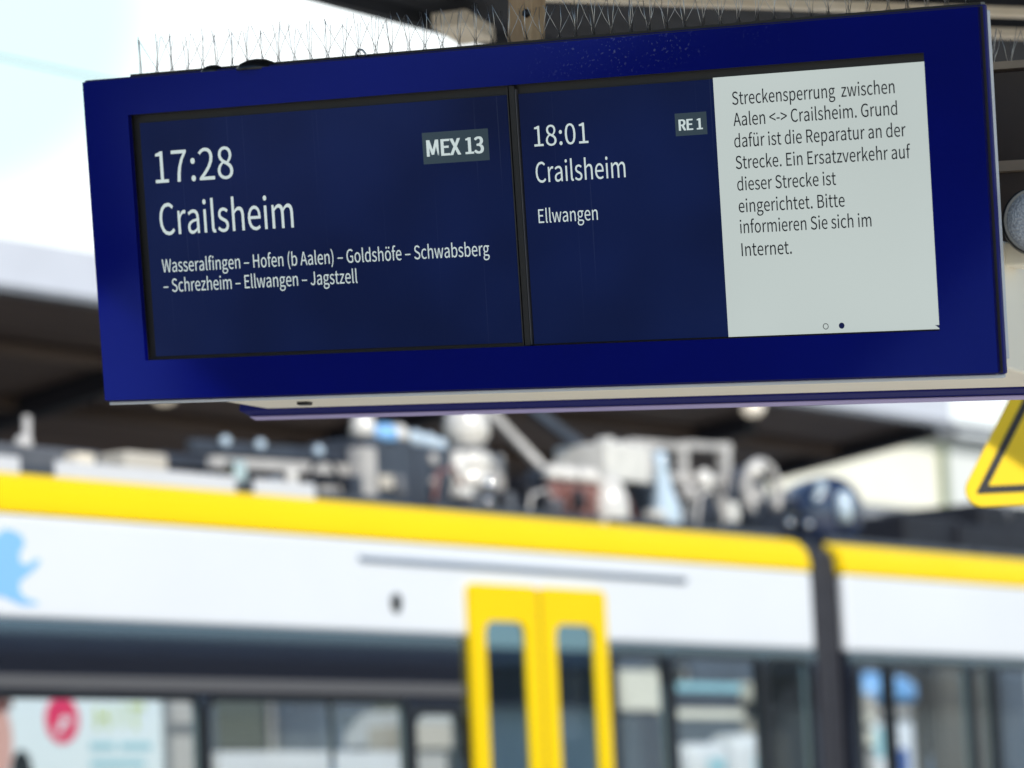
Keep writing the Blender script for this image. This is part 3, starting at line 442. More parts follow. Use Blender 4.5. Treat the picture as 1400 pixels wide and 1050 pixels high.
lettering('lettering', [('Crailsheim', 1.0572, 1.2535, .2703, .0399)], M['lcd_text'], s2, pl(.0112), 0)
lettering('lettering', [('Ellwangen', 1.0570, 1.1875, .3493, .0268)], M['lcd_text'], s2, pl(.0112), 0)
lettering('lettering', [('RE 1', 1.3745, 1.4231, .1880, .0205)], M['lcd_text'], s2, pl(.0110), .0003, .0009)
lettering('notice_lettering', [('Streckensperrung  zwischen', 1.4890, 1.8205, .1465, .0245), ('Aalen <-> Crailsheim. Grund', 1.4890, 1.8232, .1866, .0245),
  ('daf\u00fcr ist die Reparatur an der', 1.4882, 1.8378, .2272, .0245), ('Strecke. Ein Ersatzverkehr auf', 1.4885, 1.8447, .2682, .0245), ('dieser Strecke ist', 1.4889, 1.6924, .3092, .0245),
  ('eingerichtet. Bitte', 1.4892, 1.7075, .3507, .0245), ('informieren Sie sich im', 1.4896, 1.7589, .3905, .0245), ('Internet.', 1.4898, 1.5937, .4338, .0245)], M['lcd_ink'], s2, pl(.0110), .0001)
d = MB()
for i in range(24):
    a, c = 2*math.pi*i/24, 2*math.pi*(i+1)/24
    d.face([fp(1.6541 + r*math.cos(t), .5735 + r*math.sin(t), .0111) for r, t in ((.0045, a), (.0058, a), (.0058, c), (.0045, c))])
d.build('page_ring', M['lcd_ink'], s2)
d = MB(); d.face([fp(1.6867 + .0058*math.cos(2*math.pi*i/24), .5733 + .0058*math.sin(2*math.pi*i/24), .0111) for i in range(24)])
d.build('page_dot', M['dot'], s2); d = MB(); d.face([fp(1.8745, .5790, .0111), fp(1.8832, .5790, .0111), fp(1.8832, .5862, .0111)])
d.build('corner_mark', M['dot'], s2)
# knobs and hook on the top edge
for u, r, hh in ((.4171, .043, .018), (.3096, .026, .013)):
    MB().lathe(fp(u, 0, .03), [(r, -.004), (r, .001), (r*.8, hh*.55), (r*.45, hh*.9), (.004, hh)], 24, axis=fp(0, 0, 0) - fp(0, .1, 0)).build('top_knob', M['black'], board)
pts = [fp(.655, .0, .03), fp(.655, -.012, .03), fp(.661, -.019, .03), fp(.670, -.018, .03), fp(.676, -.011, .03), fp(.680, -.003, .03)]
MB().tube(pts, .0022, 8).build('hook', M['steel'], board)
# bird spikes: bunches of fine wires along the top of each face
def spikes(P, u0, u1, step, seed):
    rnd = random.Random(seed); mb = MB()
    slab(MB(), P, u0-.02, -.0085 if P is fp else -.020, u1+.02, -.0035, .034, .056).build('spike_base', M['black'] if P is fp else M['tan'], board)
    top = -.008 if P is fp else -.019
    u = u0
    while u < u1:
        for du, lean, tilt, l in ((0, .0, .002, .080), (.005, -.019, -.026, .074), (-.005, .020, .028, .072), (.002, .010, -.012, .078), (-.003, -.012, .018, .076)):
            if rnd.random() < .08: continue
            l2 = l*rnd.uniform(.82, 1.08); a = P(u+du, top, .045); bb = P(u + du + lean + rnd.uniform(-.010, .010), top - l2, .045 + tilt + rnd.uniform(-.004, .004))
            mb.tube([a, a.lerp(bb, .5) + Vector((rnd.uniform(-.004, .004), 0, 0)), bb], .00055, 5)
        u += step*rnd.uniform(.93, 1.07)
    return mb.build('spike_strip', M['wire'], board)
spikes(fp, .12, 1.97, .0385, 3); spikes(rp, .05, 1.97, .0385, 5)

# small speaker on the right end
SPM = BM @ Matrix.Translation((1.046, .062, .288))
spk = empty('loudspeaker', mat=SPM, label='small round grey mesh loudspeaker at the right end of the display', cat='loudspeaker')
ax = Vector((.40, -.91, -.06)).normalized()
MB().lathe((0, 0, 0), [(.054, -.05), (.063, -.035), (.0645, 0.0), (.0635, .006), (.0595, .007), (.0595, .003), (.001, .003)], 40, axis=ax).build('housing', M['black'], spk)
MB().lathe((0, 0, 0), [(.0590, .0035), (.055, .010), (.036, .016), (.018, .0185), (.001, .019)], 40, axis=ax).build('grille', M['grille'], spk)
MB().lathe((0, 0, 0), [(.0600, .0072), (.0612, .0072), (.0612, .0085), (.0600, .0085)], 40, axis=ax).build('trim_ring', M['rim_dull'], spk)
MB().box((-.115, .04, -.075), (-.03, .10, -.03)).build('mount', M['casing'], spk, bevel=.004)

# ------------------------------------------------------------------ our platform roof and the hanger
roof = empty('platform_roof', (6, 2.5, 0), 'dark platform roof with cream beams above the display', 'platform roof')
def loc6(x, y, z): return (x-6, y-2.5, z)
poly = [(4.16, .5), (5.62, .5), (6.7, 3.4), (7.48, 3.5), (7.545, 2.3), (11.0, 2.3), (11.9, 5.82), (4.91, 5.82)]  # outline skewed and notched to shape the shade on display and sign
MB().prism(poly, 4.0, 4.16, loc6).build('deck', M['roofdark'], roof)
m = MB(); m.prism([(4.91, 5.823), (11.9, 5.823), (11.92, 5.86), (4.92, 5.86)], 3.96, 4.20, loc6); m.build('eave_trim', M['roofdark'], roof)
def ibeam(mb, a, b, top, h=.15, wd=.085):
    a2, b2 = Vector((a[0]-6, a[1]-2.5, 0)), Vector((b[0]-6, b[1]-2.5, 0))
    for z, w_, t in ((top-.006, wd, .012), (top-h+.006, wd, .012)): mb.bar(a2+Vector((0, 0, z)), b2+Vector((0, 0, z)), w_, t)
    mb.bar(a2+Vector((0, 0, top-h/2)), b2+Vector((0, 0, top-h/2)), .012, h-.024); return mb
def rbar(name, a, b, w_, h_, m_): MB().bar((a[0]-6, a[1]-2.5, a[2]), (b[0]-6, b[1]-2.5, b[2]), w_, h_).build(name, M[m_], roof)
for a, b in (((7.12, 5.205), (9.9, 3.24)), ((8.30, 4.65), (10.4, 3.18))):
    rbar('beam', (*a, 3.862), (*b, 3.862), .03, .024, 'cream'); rbar('shaded_web', (*a, 3.935), (*b, 3.935), .012, .118, 'roofdark')  # web coloured dark to hold the shaded side of the cream beam
rbar('beam', (7.45, 4.55, 3.93), (9.9, 2.9, 3.93), .12, .10, 'roofdark')
rbar('eave_bracket', (7.44, 5.68, 3.94), (7.66, 5.75, 3.94), .10, .04, 'cream')
ibeam(MB(), (4.6, 2.0), (6.7, 2.0), 3.90, .2, .1).build('beam', M['cream'], roof)
MB().box((-.44, -.57, .0), (-.24, -.37, 3.7)).build('column', M['cream'], roof, bevel=.01)
MB().box((3.6, .9, .0), (3.8, 1.1, 3.99)).build('column', M['cream'], roof, bevel=.01)
HM = BM @ Matrix.Translation((-.122, .21, .262))
hang = empty('hanger_post', mat=HM, label='stained cream steel post carrying the display from the roof', cat='hanger post')
MB().box((-.029, -.03, 0), (.029, .03, 1.16)).build('tube', M['hanger'], hang, bevel=.004)
for z in (.44, .53): MB().lathe((.017, -.03, z), [(.009, -.001), (.009, .006), (.006, .010), (.001, .011)], 6, axis=(0, -1, 0)).build('bolt', M['darkgear'], hang)
MB().box((-.09, -.075, -.004), (.09, .075, .006)).build('base_plate', M['hanger'], hang)

# ------------------------------------------------------------------ warning sign
sx = Vector((.597, -.80, 0)).normalized(); sn = Vector((-.80, -.597, 0)).normalized()
def tri(side, r, ins=0, n=8):
    h = side*math.sqrt(3)/2; pts = [(0, 0), (side, 0), (side/2, h)]; cx, cy = side/2, h/3; out = []
    rin = h/3; k = (rin - r - 0)/rin
    for (x, y), a0 in zip(pts, (150, 270, 30)):
        qx, qy = cx + (x-cx)*k, cy + (y-cy)*k
        for i in range(n+1): t = R(a0 + 120*i/n); out.append((qx + r*math.cos(t), qy + r*math.sin(t)))
    return out, (cx, cy)
def off(pts, c, k): return [(c[0] + (x-c[0])*k, c[1] + (y-c[1])*k) for x, y in pts]
SL = .475
sign = empty('warning_sign', (8.296 + sx.x*SL/2, 4.691 + sx.y*SL/2, 0), 'yellow triangular warning sign with black border beside the display', 'warning sign')
def sp3(x, y, h): p = sx*(x - SL/2) + sn*h; return (p.x, p.y, 2.547 + y)
pt, cc = tri(SL, .046)
MB().prism(pt, 0, .012, sp3).build('plate', M['sign'], sign, bevel=.002)
def ring(a, b, h0, h1):
    mb = MB(); n = len(a)
    for i in range(n):
        j = (i+1) % n; mb.face([sp3(*a[i], h1), sp3(*a[j], h1), sp3(*b[j], h1), sp3(*b[i], h1)])
        mb.face([sp3(*a[i], h0), sp3(*a[j], h0), sp3(*a[j], h1), sp3(*a[i], h1)]); mb.face([sp3(*b[i], h0), sp3(*b[j], h0), sp3(*b[j], h1), sp3(*b[i], h1)])
    return mb
o1, _ = tri(SL, .006); ring(off(o1, cc, .745), off(tri(SL, .004)[0], cc, .595), .0122, .0135).build('border', M['signblack'], sign)
MB().tube([(-sn.x*.034, -sn.y*.034, 0), (-sn.x*.034, -sn.y*.034, 2.95)], .03, 16).build('post', M['galv'], sign)
for z in (2.62, 2.80): MB().bar((-sn.x*.062, -sn.y*.062, z), (-sn.x*.001, -sn.y*.001, z), .078, .026).build('clamp', M['galv'], sign)

# ------------------------------------------------------------------ the train
TY = 12.0
def rounded_hole_frame(x0, z0, x1, z1, r, t, y0, y1):
    a = rrect(x0-t, z0-t, x1+t, z1+t, r+t); b = rrect(x0, z0, x1, z1, r); mb = MB(); n = len(a)
    for i in range(n):
        j = (i+1) % n
        for p, q, y in ((a, b, y0), (a, b, y1)): mb.face([(p[i][0], y, p[i][1]), (p[j][0], y, p[j][1]), (q[j][0], y, q[j][1]), (q[i][0], y, q[i][1])])
        for p in (a, b): mb.face([(p[i][0], y0, p[i][1]), (p[j][0], y0, p[j][1]), (p[j][0], y1, p[j][1]), (p[i][0], y1, p[i][1])])
    return mb
def car(x0, x1, near, far, doors, label):
    c = empty('train_car', ((x0+x1)/2, 13.45, -.56), label, 'train car', 'cars of the yellow and white train')
    ox, oy, oz = (x0+x1)/2, 13.45, -.56
    fn = lambda x, y, z: (x-ox, y-oy, z-oz)
    holes = near + [(d0+.1, .3, d1-.1, 2.9) for d0, d1 in doors]
    walls(MB(), x0, x1, .98, 2.921, TY, TY+.07, holes).build('window_band', M['band'], c, fn=fn)
    walls(MB(), x0, x1, -.2, .98, TY, TY+.07, [(d0+.1, .3, d1-.1, .98) for d0, d1 in doors]).build('lower_side', M['white'], c, fn=fn)
    b = MB(); b.box((x0, TY-.004, 2.921), (x1, TY+.07, 3.430)); b.build('upper_side', M['white'], c, bevel=.03, seg=3, fn=fn)
    # yellow cant rail, gently curved into the roof
    pr = [(TY-.004, 3.4325), (TY+.002, 3.50), (TY+.025, 3.57), (TY+.075, 3.625), (TY+.15, 3.655), (TY+.15, 3.60), (TY+.09, 3.56), (TY+.07, 3.4325)]
    b = MB(); b.prism([(y, z) for y, z in pr], x0, x1, lambda y, z, x: (x, y, z))
    b.build('cant_rail', M['yellow'], c, bevel=.012, seg=3, fn=fn)
    b = MB(); b.box((x0+.02, TY+.152, 3.56), (x1-.02, 14.75, 3.62)); b.build('roof', M['roofgrey'], c, fn=fn)
    b = MB(); x = x0 + .1
    rnd = random.Random(int(x0*10))
    while x < x1 - .2:
        l = rnd.uniform(1.2, 2.6); b.box((x, TY+.17, 3.62), (min(x+l, x1-.1), TY+.23, 3.70)); x += l + rnd.uniform(.02, .3)
    b.build('roof_rail', M['slate'], c, fn=fn)
    walls(MB(), x0, x1, -.2, 3.56, 14.83, 14.9, far).build('far_side', M['lining'], c, fn=fn)
    for q in (x0, x1-.06):
        e = MB(); e.box((q, TY+.072, -.2), (q+.06, TY+.40, 3.555)).box((q, 14.45, -.2), (q+.06, 14.828, 3.555)).box((q, TY+.40, 3.32), (q+.06, 14.45, 3.555)); e.build('end_wall', M['rubber'], c, fn=fn)
    MB().box((x0+.065, TY+.075, .2), (x1-.065, 14.825, .28)).build('floor', M['seat'], c, fn=fn)
    MB().box((x0+.065, TY+.075, 3.30), (x1-.065, 14.825, 3.36)).build('ceiling', M['lining'], c, fn=fn)
    for h in near:
        f = rounded_hole_frame(h[0]+.018, h[1]+.018, h[2]-.018, h[3]-.018, .07, .030, TY-.003, TY+.02).build('window_frame', M['black'], c, fn=fn)
        MB().box((h[0], TY+.012, h[1]), (h[2], TY+.018, h[3])).build('pane', M['pane'], f, fn=None if False else fn)
    for d0, d1 in doors:
        mid = (d0+d1)/2
        for a, bb in ((d0, mid-.012), (mid+.012, d1)):
            w0, w1 = a + (bb-a)*.21, bb - (bb-a)*.21
            lf = MB(); zt = 3.222; zw0, zw1 = .62, 3.012
            out = rrect(a, .3, bb, zt, .05); inn = rrect(w0, zw0, w1, zw1, .07); n = len(out)
            for i in range(n):
                j = (i+1) % n
                for y in (TY-.035, TY-.006):
                    lf.face([(out[i][0], y, out[i][1]), (out[j][0], y, out[j][1]), (inn[j][0], y, inn[j][1]), (inn[i][0], y, inn[i][1])])
                for p in (out, inn): lf.face([(p[i][0], TY-.035, p[i][1]), (p[j][0], TY-.035, p[j][1]), (p[j][0], TY-.006, p[j][1]), (p[i][0], TY-.006, p[i][1])])
            leaf = lf.build('door_leaf', M['yellow'], c, fn=fn)
            g = MB(); g.prism(rrect(w0-.01, zw0-.01, w1+.01, zw1+.01, .075), TY-.024, TY-.016, lambda x, z, y: (x, y, z)); g.build('door_window', M['doorpane'], leaf, fn=fn)
        MB().box((mid-.011, TY-.025, .3), (mid+.011, TY-.006, 3.21)).build('door_seal', M['hair'], c, fn=fn)
    return c, fn
carA, fA = car(-8.3, 19.32, [(9.2, 1.25, 13.40, 2.555), (13.44, 1.25, 15.08, 2.555), (15.13, 1.25, 15.60, 2.50), (17.06, 1.25, 17.62, 2.86), (17.68, 1.25, 18.66, 2.86), (18.72, 1.25, 19.24, 2.86), (4.6, 1.25, 8.6, 2.555), (.2, 1.25, 4.2, 2.555)],
   [(-7, 1.2, 14.3, 2.93), (14.4, 1.2, 19.2, 3.2)], [(15.63, 16.955), (-2.0, -.68)], 'nearer train car with yellow double doors and a crowded roof')
carB, fB = car(19.725, 46, [(19.80, 1.25, 20.22, 2.86), (20.27, 1.25, 21.30, 2.86), (21.36, 1.25, 21.62, 2.86), (21.68, 1.25, 24.2, 2.86), (26.8, 1.25, 30, 2.6)], [(19.8, 1.2, 24.5, 3.25), (24.56, 1.2, 45, 3.25)], [(24.7, 26.03)], 'farther train car beyond the dark gangway at right')
# gangway
g = MB(); g.box((19.322, TY+.10, -.1), (19.723, TY+.3, 3.60)).box((19.36, 14.55, -.1), (19.68, 14.75, 3.60)).box((19.36, TY+.3, 3.33), (19.68, 14.55, 3.60)).box((19.36, TY+.3, -.1), (19.68, 14.55, .2))
for x in (19.37, 19.47, 19.57, 19.64): g.box((x, TY+.07, -.1), (x+.035, TY+.12, 3.585))
g.build('gangway', M['rubber'], carA, fn=fA)
for x, y in ((12.2, 13.0), (15.02, 12.5), (16.9, 12.6), (18.4, 13.2)): MB().tube([(x, y, .285), (x, y, 3.295)], .018, 10).build('handrail', M['chrome'], carA, fn=fA)
for x, y in ((20.6, 12.6), (22.4, 13.0)): MB().tube([(x, y, .285), (x, y, 3.295)], .018, 10).build('handrail', M['chrome'], carB, fn=fB)
for x in (9.6, 10.5, 11.4, 13.8, 14.7): MB().box((x, 12.12, .285), (x+.12, 13.0, 1.62)).box((x+.122, 12.12, .285), (x+.55, 13.0, .78)).build('seat', M['seat'], carA, bevel=.03, fn=fA)
for x0, x1 in ((9, 10.4), (11.2, 12.9), (17.2, 18.5)): MB().box((x0, 13.3, 3.27), (x1, 13.5, 3.298)).build('ceiling_strip', M['palegear'], carA, fn=fA)
# details on the side
MB().box((9.0, TY-.012, 2.585), (15.58, TY-.001, 2.655)).build('reflection_strip', M['strip_grey'], carA, bevel=.004, fn=fA)  # grey strip paints the band of reflection above the windows
MB().tube([(14.70, TY-.012, 3.325), (17.845, TY-.012, 3.320)], .016, 8).build('drip_rail', M['rail'], carA, fn=fA)
MB().prism(rrect(14.965, 3.04, 15.04, 3.14, .034), TY-.02, TY-.003, lambda x, z, y: (x, y, z)).build('side_camera', M['black'], carA, fn=fA)
lion = [(11.99,3.330),(12.015,3.352),(12.08,3.345),(12.14,3.322),(12.155,3.285),(12.115,3.235),(12.12,3.195),(12.165,3.182),(12.225,3.215),(12.262,3.212),(12.235,3.175),(12.155,3.125),(12.112,3.098),(12.112,3.05),(12.155,3.018),(12.23,3.008),(12.235,2.992),(12.13,2.985),(12.06,3.005),(11.99,3.025),
        (11.86,3.03),(11.82,2.985),(11.70,2.985),(11.74,3.03),(11.72,3.08),(11.62,3.06),(11.54,3.0),(11.43,2.99),(11.50,3.06),(11.52,3.14),(11.44,3.20),(11.40,3.28),(11.46,3.30),(11.52,3.24),(11.60,3.22),(11.72,3.26),(11.84,3.27),(11.92,3.29)]
MB().prism(lion, TY-.0065, TY-.0042, lambda x, z, y: (x, y, z)).build('lion_emblem', M['lion'], carA, fn=fA)

for a, b_ in ((9.0, 12.3), (12.55, 13.9), (14.05, 14.55)): MB().box((a, TY+.158, 3.622), (b_, TY+.168, 3.735)).build('rail_cover', M['fascia'], carA, fn=fA)
# roof gear, front row along Y = 12.45 .. 12.9
def gear(name, mb, m_, c=carA, f=fA, bevel=0): return mb.build(name, M[m_], c, fn=f, bevel=bevel)
gear('roof_box', MB().box((11.2, 12.45, 3.62), (13.19, 13.3, 3.85)), 'roofgrey', bevel=.02)
gear('roof_fitting', MB().box((12.92, 12.36, 3.72), (13.05, 12.5, 3.82)), 'cream', bevel=.01)
gear('antenna', MB().tube([(12.825, 12.62, 3.62), (12.825, 12.62, 4.03)], .022, 10).ball((12.675, 12.5, 3.86), .05), 'palegear')
gear('roof_box', MB().box((13.86, 12.9, 3.62), (14.2, 13.2, 3.95)), 'stone', bevel=.02)
gear('pantograph_rail', MB().bar((14.15, 12.55, 3.87), (15.42, 12.55, 3.90), .05, .06).bar((15.0, 12.5, 3.76), (15.42, 12.5, 3.78), .05, .05), 'palegear')
gear('rail_post', MB().box((15.28, 12.42, 3.62), (15.42, 12.52, 4.02)), 'palegear', bevel=.01)
gear('pantograph_bar', MB().bar((14.15, 12.7, 3.975), (15.5, 12.7, 4.0), .05, .07).bar((14.15, 12.95, 3.93), (15.5, 12.95, 3.95), .05, .07), 'slate')
for x in (14.33, 14.62, 15.12): gear('small_insulator', MB().ball((x, 12.6, 4.0), .032), 'paleblue')
gear('roof_box', MB().box((13.2, 13.2, 3.62), (19.2, 14.5, 3.92)), 'darkgear', bevel=.03)
gear('converter_box', MB().box((15.44, 12.5, 3.62), (15.86, 12.95, 4.10)).box((15.46, 12.47, 3.66), (15.84, 12.5, 3.72)), 'slate', bevel=.015)
gear('capacitor', MB().lathe((15.5, 12.58, 4.1), [(.07, 0), (.075, .05), (.06, .12), (.03, .15), (.001, .155)]), 'porcelain')
gear('capacitor', MB().lathe((15.80, 12.58, 4.1), [(.075, 0), (.08, .04), (.05, .09), (.001, .10)]), 'porcelain')
gear('vent_cap', MB().lathe((15.65, 12.56, 4.08), [(.09, 0), (.09, .06), (.06, .10), (.001, .11)]), 'lion')
gear('converter_box', MB().box((15.88, 12.5, 3.62), (16.22, 12.95, 4.08)), 'slate', bevel=.015)
for x, z in ((15.95, 4.12), (16.07, 4.11), (16.17, 4.09)): gear('capacitor', MB().ball((x, 12.56, z), .055), 'paleblue')
for z in (4.0, 3.86): gear('side_plate', MB().lathe((16.03, 12.5, z), [(.035, 0), (.035, .02), (.001, .025)], axis=(0, -1, 0)), 'palegear')
gear('side_plate', MB().box((15.52, 12.48, 3.80), (15.74, 12.5, 3.88)), 'stone')
gear('main_insulator', MB().lathe((16.50, 12.6, 3.62), [(.10, .2), (.11, .24), (.145, .27), (.15, .31), (.12, .34), (.145, .37), (.15, .42), (.13, .45), (.10, .46), (.10, .51), (.12, .53), (.138, .56), (.138, .63), (.12, .69), (.09, .73), (.05, .755), (.001, .76)], 28), 'porcelain')
gear('clamp_band', MB().lathe((16.50, 12.6, 4.085), [(.118, 0), (.12, .03), (.11, .035)], 24), 'roofgrey')
gear('small_insulator', MB().lathe((16.27, 12.5, 3.80), [(.03, 0), (.06, .05), (.062, .18), (.045, .25), (.001, .28)]), 'porcelain')
gear('gear_bracket', MB().box((16.3, 12.42, 3.62), (16.72, 12.75, 3.84)).box((16.2, 12.4, 3.62), (16.4, 12.44, 3.72)), 'roofgrey', bevel=.01)
gear('bright_fitting', MB().ball((16.40, 12.38, 3.86), .04).ball((16.36, 12.36, 3.76), .028), 'chrome')
gear('pantograph_arm', MB().bar((17.36, 12.65, 4.02), (16.55, 12.9, 4.76), .048, .048), 'palegear')
gear('pantograph_arm', MB().bar((17.88, 12.65, 4.15), (17.0, 12.95, 4.72), .06, .06), 'slate')
gear('roof_box', MB().box((16.8, 12.7, 3.62), (17.2, 13.1, 3.86)), 'slate', bevel=.02)
gear('pantograph_base', MB().box((17.2, 12.55, 3.62), (17.75, 12.95, 3.70)).box((17.28, 12.55, 3.96), (17.62, 12.75, 4.04)).box((17.55, 12.7, 3.70), (17.9, 12.9, 4.06)), 'slate', bevel=.01)
for x, r in ((17.22, .055), (17.36, .06), (17.52, .055), (17.62, .05)):
    gear('ribbed_insulator', MB().lathe((x, 12.5, 3.64), [(r*.7, 0)] + [(r*(1.15 if i % 2 else .75), .02+.028*i) for i in range(10)] + [(r*.6, .31)]), 'redbrown')
    gear('insulator_cap', MB().lathe((x, 12.5, 3.95), [(r*1.1, 0), (r*1.2, .04), (r*.8, .09), (.001, .1)]), 'porcelain')
gear('bell_insulator', MB().lathe((17.72, 12.45, 3.64), [(.10, 0), (.125, .06), (.12, .2), (.09, .3), (.05, .36), (.001, .38)], axis=(.05, 0, 1)), 'porcelain')
gear('switch_box', MB().box((17.72, 12.45, 3.98), (18.2, 12.85, 4.22)).box((17.82, 12.5, 4.22), (17.9, 12.6, 4.26)).box((18.0, 12.5, 4.22), (18.06, 12.6, 4.25)), 'porcelain', bevel=.025)
gear('switch_base', MB().box((17.86, 12.55, 3.62), (18.16, 12.9, 3.97)), 'darkgear', bevel=.01)
gear('bell_insulator', MB().lathe((18.31, 12.42, 3.68), [(.085, 0), (.10, .05), (.095, .15), (.06, .27), (.04, .40), (.045, .50), (.001, .52)], axis=(-.10, 0, 1)), 'paleblue')
fr = MB()
for a, b_ in (((18.2, 12.6, 4.255), (18.82, 12.6, 4.27)), ((18.82, 12.6, 4.285), (19.34, 12.6, 4.30)), ((18.82, 12.6, 4.07), (19.32, 12.6, 4.08)), ((18.28, 12.6, 4.07), (18.82, 12.6, 4.06))): fr.bar(a, b_, .06, .055)
for x, z0, z1 in ((18.78, 3.62, 4.30), (19.28, 3.62, 4.33), (18.4, 4.0, 4.25)): fr.bar((x, 12.6, z0), (x, 12.6, z1), .07, .075)
gear('gear_frame', fr, 'palegear', bevel=.006)
gear('gear_link', MB().tube([(18.35, 12.6, 4.08), (18.55, 12.6, 4.24), (18.7, 12.6, 4.09)], .02, 8).tube([(18.5, 12.58, 4.25), (18.6, 12.58, 4.05)], .016, 8), 'roofgrey')
gear('capsule', MB().ball((18.88, 12.5, 4.04), .062, 1.4), 'porcelain')
gear('capsule', MB().ball((18.70, 12.5, 3.95), .05, 1.3), 'palegear')
gear('roof_box', MB().box((18.35, 12.62, 3.62), (18.75, 13.0, 3.99)).box((18.85, 12.62, 3.62), (19.25, 13.0, 3.98)), 'slate', bevel=.015)
gear('roof_box', MB().box((17.0, 13.1, 3.93), (19.2, 13.8, 4.0)), 'darkgear', bevel=.015)
rnd = random.Random(21)
for i in range(16):
    x = 14.2 + i*.32 + rnd.uniform(-.1, .1); z = 3.66 + rnd.uniform(0, .12); k_ = rnd.choice(['slate', 'darkgear', 'palegear', 'roofgrey', 'porcelain', 'chrome'])
    if i % 3 == 0: gear('roof_fitting', MB().box((x, 12.36, z), (x+rnd.uniform(.06, .18), 12.44, z+rnd.uniform(.05, .13))), k_, bevel=.008)
    elif i % 3 == 1: gear('roof_fitting', MB().lathe((x, 12.38, z), [(.03, 0), (.045, .03), (.03, .08), (.04, .11), (.001, .13)]), k_)
    else:
        gear('roof_cable', MB().tube([(x, 12.42, 3.64), (x+.05, 12.40, z+.16), (x+.2, 12.40, z+.2), (x+.33, 12.42, z+.06), (x+.36, 12.44, 3.63)], .014, 8), rnd.choice(['darkgear', 'palegear', 'redbrown']))
for i in range(9):
    x = 16.9 + i*.27; gear('roof_fitting', MB().box((x, 12.9, 3.93), (x+rnd.uniform(.08, .2), 13.08, 4.0+rnd.uniform(.02, .2))), rnd.choice(['slate', 'darkgear', 'roofgrey', 'palegear']), bevel=.01)
rnd = random.Random(44)
for i in range(22):
    x = 14.3 + i*.225 + rnd.uniform(-.08, .08); z = 3.70 + rnd.uniform(0, .22); y = 12.44 + rnd.uniform(0, .25)
    k_ = rnd.choice(['darkgear', 'darkgear', 'slate', 'porcelain', 'chrome', 'redbrown'])
    if i % 2: gear('roof_cable', MB().tube([(x, y, 3.63), (x+rnd.uniform(-.05, .05), y-.02, z), (x+rnd.uniform(.08, .25), y-.02, z+rnd.uniform(-.05, .12)), (x+.3, y, 3.63)], rnd.uniform(.009, .018), 8), k_)
    else: gear('roof_fitting', MB().lathe((x, y, z), [(.012, -.08), (.02, -.02), (.032, 0), (.03, .03), (.018, .05), (.001, .055)]), k_)
# gear on the second car
gB = lambda *a, **k: gear(*a, c=carB, f=fB, **k)
ts = []
for i in range(33): t = math.pi*(1.25 - 1.45*i/32); ts.append((19.44 + .19*math.cos(t), 12.42, 4.0 + .19*math.sin(t)))
gear('cable_hoop', MB().tube(ts, .034, 10), 'palegear')
gear('fan_housing', MB().lathe((19.44, 12.62, 3.98), [(.19, 0), (.2, .05), (.2, .12), (.12, .14), (.001, .14)], axis=(0, -1, 0)).box((19.05, 12.55, 3.62), (19.33, 12.9, 3.85)), 'slate')
gear('fan_hub', MB().lathe((19.44, 12.47, 4.0), [(.05, 0), (.04, .03), (.001, .035)], axis=(0, -1, 0)), 'palegear')
gear('capsule', MB().ball((19.33, 12.4, 4.13), .062), 'porcelain')
gear('roof_fitting', MB().box((19.26, 12.42, 3.93), (19.46, 12.46, 3.99)), 'palegear', bevel=.008)
for x in (19.50, 19.73): gear('bright_fitting', MB().ball((x, 12.26, 3.78), .03), 'chrome')
gB('drum', MB().lathe((20.40, 12.7, 3.90), [(.16, -.05), (.24, 0), (.25, .1), (.25, .35), (.24, .4), (.10, .43), (.001, .44)], 28, axis=(-.5, -.87, 0)), 'drum')
gB('drum_fitting', MB().ball((20.03, 12.33, 4.05), .045).ball((19.97, 12.33, 3.98), .03).lathe((20.23, 12.28, 3.82), [(.05, 0), (.06, .1), (.05, .2), (.001, .22)]), 'paleblue')
gB('roof_box', MB().box((20.05, 12.45, 3.62), (20.42, 13.0, 4.0)), 'slate', bevel=.02)
gB('roof_box', MB().box((21.4, 12.5, 3.66), (22.2, 13.4, 3.97)), 'darkgear', bevel=.02)
gB('roof_box', MB().box((22.1, 12.45, 3.62), (26, 13.6, 3.93)).box((22.6, 12.55, 3.93), (26, 13.4, 4.12)), 'darkgear', bevel=.02)
gB('roof_rib', MB().tube([(22.75, 12.42, 3.98), (22.75, 12.42, 4.1)], .03, 8).box((22.0, 12.4, 3.64), (24.5, 12.44, 3.70)), 'roofgrey')

# ------------------------------------------------------------------ far platform: butterfly roof, columns, advert
fr_ = empty('platform_roof', (0, 19.5, 0), 'long brown boarded platform roof with pale fascia behind the train', 'platform roof')
f0 = lambda x, y, z: (x, y-19.5, z)
def wing(mb, prof, x0, x1): return mb.prism(prof, x0, x1, lambda y, z, x: (x, y, z))
X0, X1 = -30, 27.35
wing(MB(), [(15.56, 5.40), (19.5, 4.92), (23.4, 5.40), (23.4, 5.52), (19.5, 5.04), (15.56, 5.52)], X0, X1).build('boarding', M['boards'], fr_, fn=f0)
MB().box((X0, 15.44, 5.38), (X1+.02, 15.555, 5.675)).box((X0, 23.405, 5.38), (X1, 23.5, 5.675)).build('fascia', M['fascia'], fr_, fn=f0)
MB().box((X0, 15.40, 5.33), (X1+1.6, 15.50, 5.376)).build('gutter', M['zinc'], fr_, fn=f0)
wing(MB(), [(15.6, 5.26), (19.5, 4.78), (19.5, 4.915), (15.6, 5.395)], X1-.12, X1+.04).build('end_beam', M['navy'], fr_, fn=f0)
wing(MB(), [(19.5, 4.78), (23.4, 5.26), (23.4, 5.395), (19.5, 4.915)], X1-.12, X1+.04).build('end_beam', M['navy'], fr_, fn=f0)
